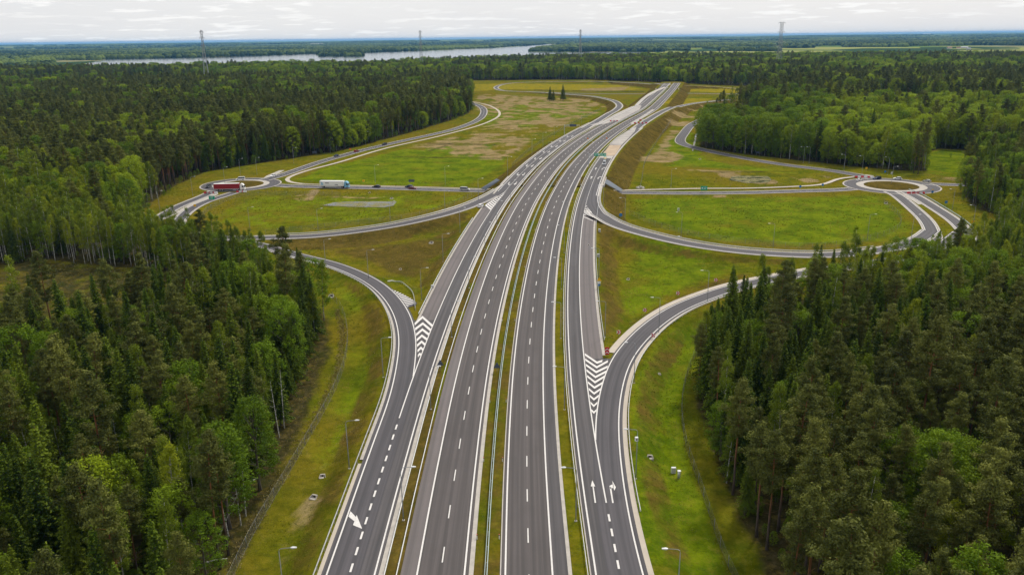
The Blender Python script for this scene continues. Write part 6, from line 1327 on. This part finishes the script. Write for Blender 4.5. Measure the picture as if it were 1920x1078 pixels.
# ------------------------------------------------------------------ sky, sun, air
SUN_EL = math.radians(50); SUN_AZ = math.radians(35)      # azimuth measured from straight ahead towards the right
wd_ = bpy.data.worlds.new('World'); sc.world = wd_; wd_.use_nodes = True; nt = wd_.node_tree; n_ = nt.nodes; l_ = nt.links
bg = n_['Background']
sky = n_.new('ShaderNodeTexSky'); sky.sky_type = 'NISHITA'; sky.sun_disc = False; sky.sun_elevation = SUN_EL; sky.sun_rotation = SUN_AZ; sky.altitude = 100; sky.air_density = 1; sky.dust_density = 2.5; sky.ozone_density = 1
tc = n_.new('ShaderNodeTexCoord'); sp = n_.new('ShaderNodeSeparateXYZ'); l_.new(tc.outputs['Generated'], sp.inputs[0])
def wm(op, a, b=0.0):
    n = n_.new('ShaderNodeMath'); n.operation = op
    for i, q in enumerate((a, b)):
        if isinstance(q, bpy.types.NodeSocket): l_.new(q, n.inputs[i])
        else: n.inputs[i].default_value = q
    return n.outputs[0]
zc = wm('ADD', wm('MAXIMUM', sp.outputs[2], 0), .09)
cx = n_.new('ShaderNodeCombineXYZ'); l_.new(wm('DIVIDE', sp.outputs[0], zc), cx.inputs[0]); l_.new(wm('DIVIDE', sp.outputs[1], zc), cx.inputs[1])
def wn(scale, det, ro, seed):
    mp_ = n_.new('ShaderNodeMapping'); l_.new(cx.outputs[0], mp_.inputs[0]); mp_.inputs['Location'].default_value = (seed, seed * 1.7, 0)
    t = n_.new('ShaderNodeTexNoise'); l_.new(mp_.outputs[0], t.inputs['Vector']); t.inputs['Scale'].default_value = scale; t.inputs['Detail'].default_value = det; t.inputs['Roughness'].default_value = ro; return t.outputs['Fac']
def wr(f, a, b):
    n = n_.new('ShaderNodeMapRange'); n.interpolation_type = 'SMOOTHSTEP'; l_.new(f, n.inputs[0]); n.inputs[1].default_value = a; n.inputs[2].default_value = b; return n.outputs[0]
def wx(f, a, b):
    n = n_.new('ShaderNodeMix'); n.data_type = 'RGBA'
    for i, q in ((0, f), (6, a), (7, b)):
        if isinstance(q, bpy.types.NodeSocket): l_.new(q, n.inputs[i])
        elif isinstance(q, tuple): n.inputs[i].default_value = q + (1,)
        else: n.inputs[i].default_value = q
    return n.outputs[2]
K = 1 / .1
veil = wx(wr(wn(.12, 4, .6, 3), .3, .7), tuple(q * K for q in (.85, .855, .875)), tuple(q * K for q in (.92, .92, .92)))   # thin high cloud
base = wx(.86, sky.outputs[0], veil)
puff = wr(wn(2.3, 6, .6, 11), .52, .62)
base = wx(wm('MULTIPLY', puff, wm('MULTIPLY', wr(wn(.35, 3, .5, 41), .36, .58), .9)), base, tuple(q * K for q in (.97, .965, .95)))
grey = wr(wn(.5, 5, .6, 23), .52, .7)
base = wx(wm('MULTIPLY', grey, .13), base, tuple(q * K for q in (.62, .64, .70)))
l_.new(base, bg.inputs['Color']); bg.inputs['Strength'].default_value = .1
sd = bpy.data.lights.new('Sun', 'SUN'); so_ = bpy.data.objects.new('Sun', sd); COL.objects.link(so_); sd.energy = SUN_E; sd.angle = math.radians(10); sd.color = (1, .93, .8)
dv = Vector((math.sin(SUN_AZ) * math.cos(SUN_EL), math.cos(SUN_AZ) * math.cos(SUN_EL), math.sin(SUN_EL))); so_.rotation_euler = dv.to_track_quat('Z', 'Y').to_euler()
if HAZE:
    mb = MB().box(-45000, 45000, -600, 62000, -60, 112); hz = mb.obj('haze', None); hz.data.materials.clear()
    hm = bpy.data.materials.new('haze_air'); hm.use_nodes = True; nn = hm.node_tree.nodes; nn.remove(nn['Principled BSDF'])
    pv_ = nn.new('ShaderNodeVolumePrincipled'); pv_.inputs['Density'].default_value = HAZE; pv_.inputs['Color'].default_value = (.22, .56, 1, 1); pv_.inputs['Anisotropy'].default_value = 0.0
    hm.node_tree.links.new(pv_.outputs[0], nn['Material Output'].inputs['Volume']); hz.data.materials.append(hm); tag(hz, kind='stuff')
    hz.display_type = 'WIRE'
vs = sc.view_settings; vs.view_transform = 'Standard'; vs.look = 'None'; vs.exposure = EXPO; vs.gamma = 1; vs.use_curve_mapping = False
sc.render.engine = 'CYCLES'; cy = sc.cycles
cy.max_bounces = 5; cy.diffuse_bounces = 3; cy.glossy_bounces = 2; cy.transmission_bounces = 3; cy.transparent_max_bounces = 8; cy.volume_bounces = 0
cy.use_denoising = True; cy.use_adaptive_sampling = True; cy.adaptive_threshold = .015; cy.caustics_reflective = False; cy.caustics_refractive = False
try: cy.denoiser = 'OPENIMAGEDENOISE'
except Exception: pass
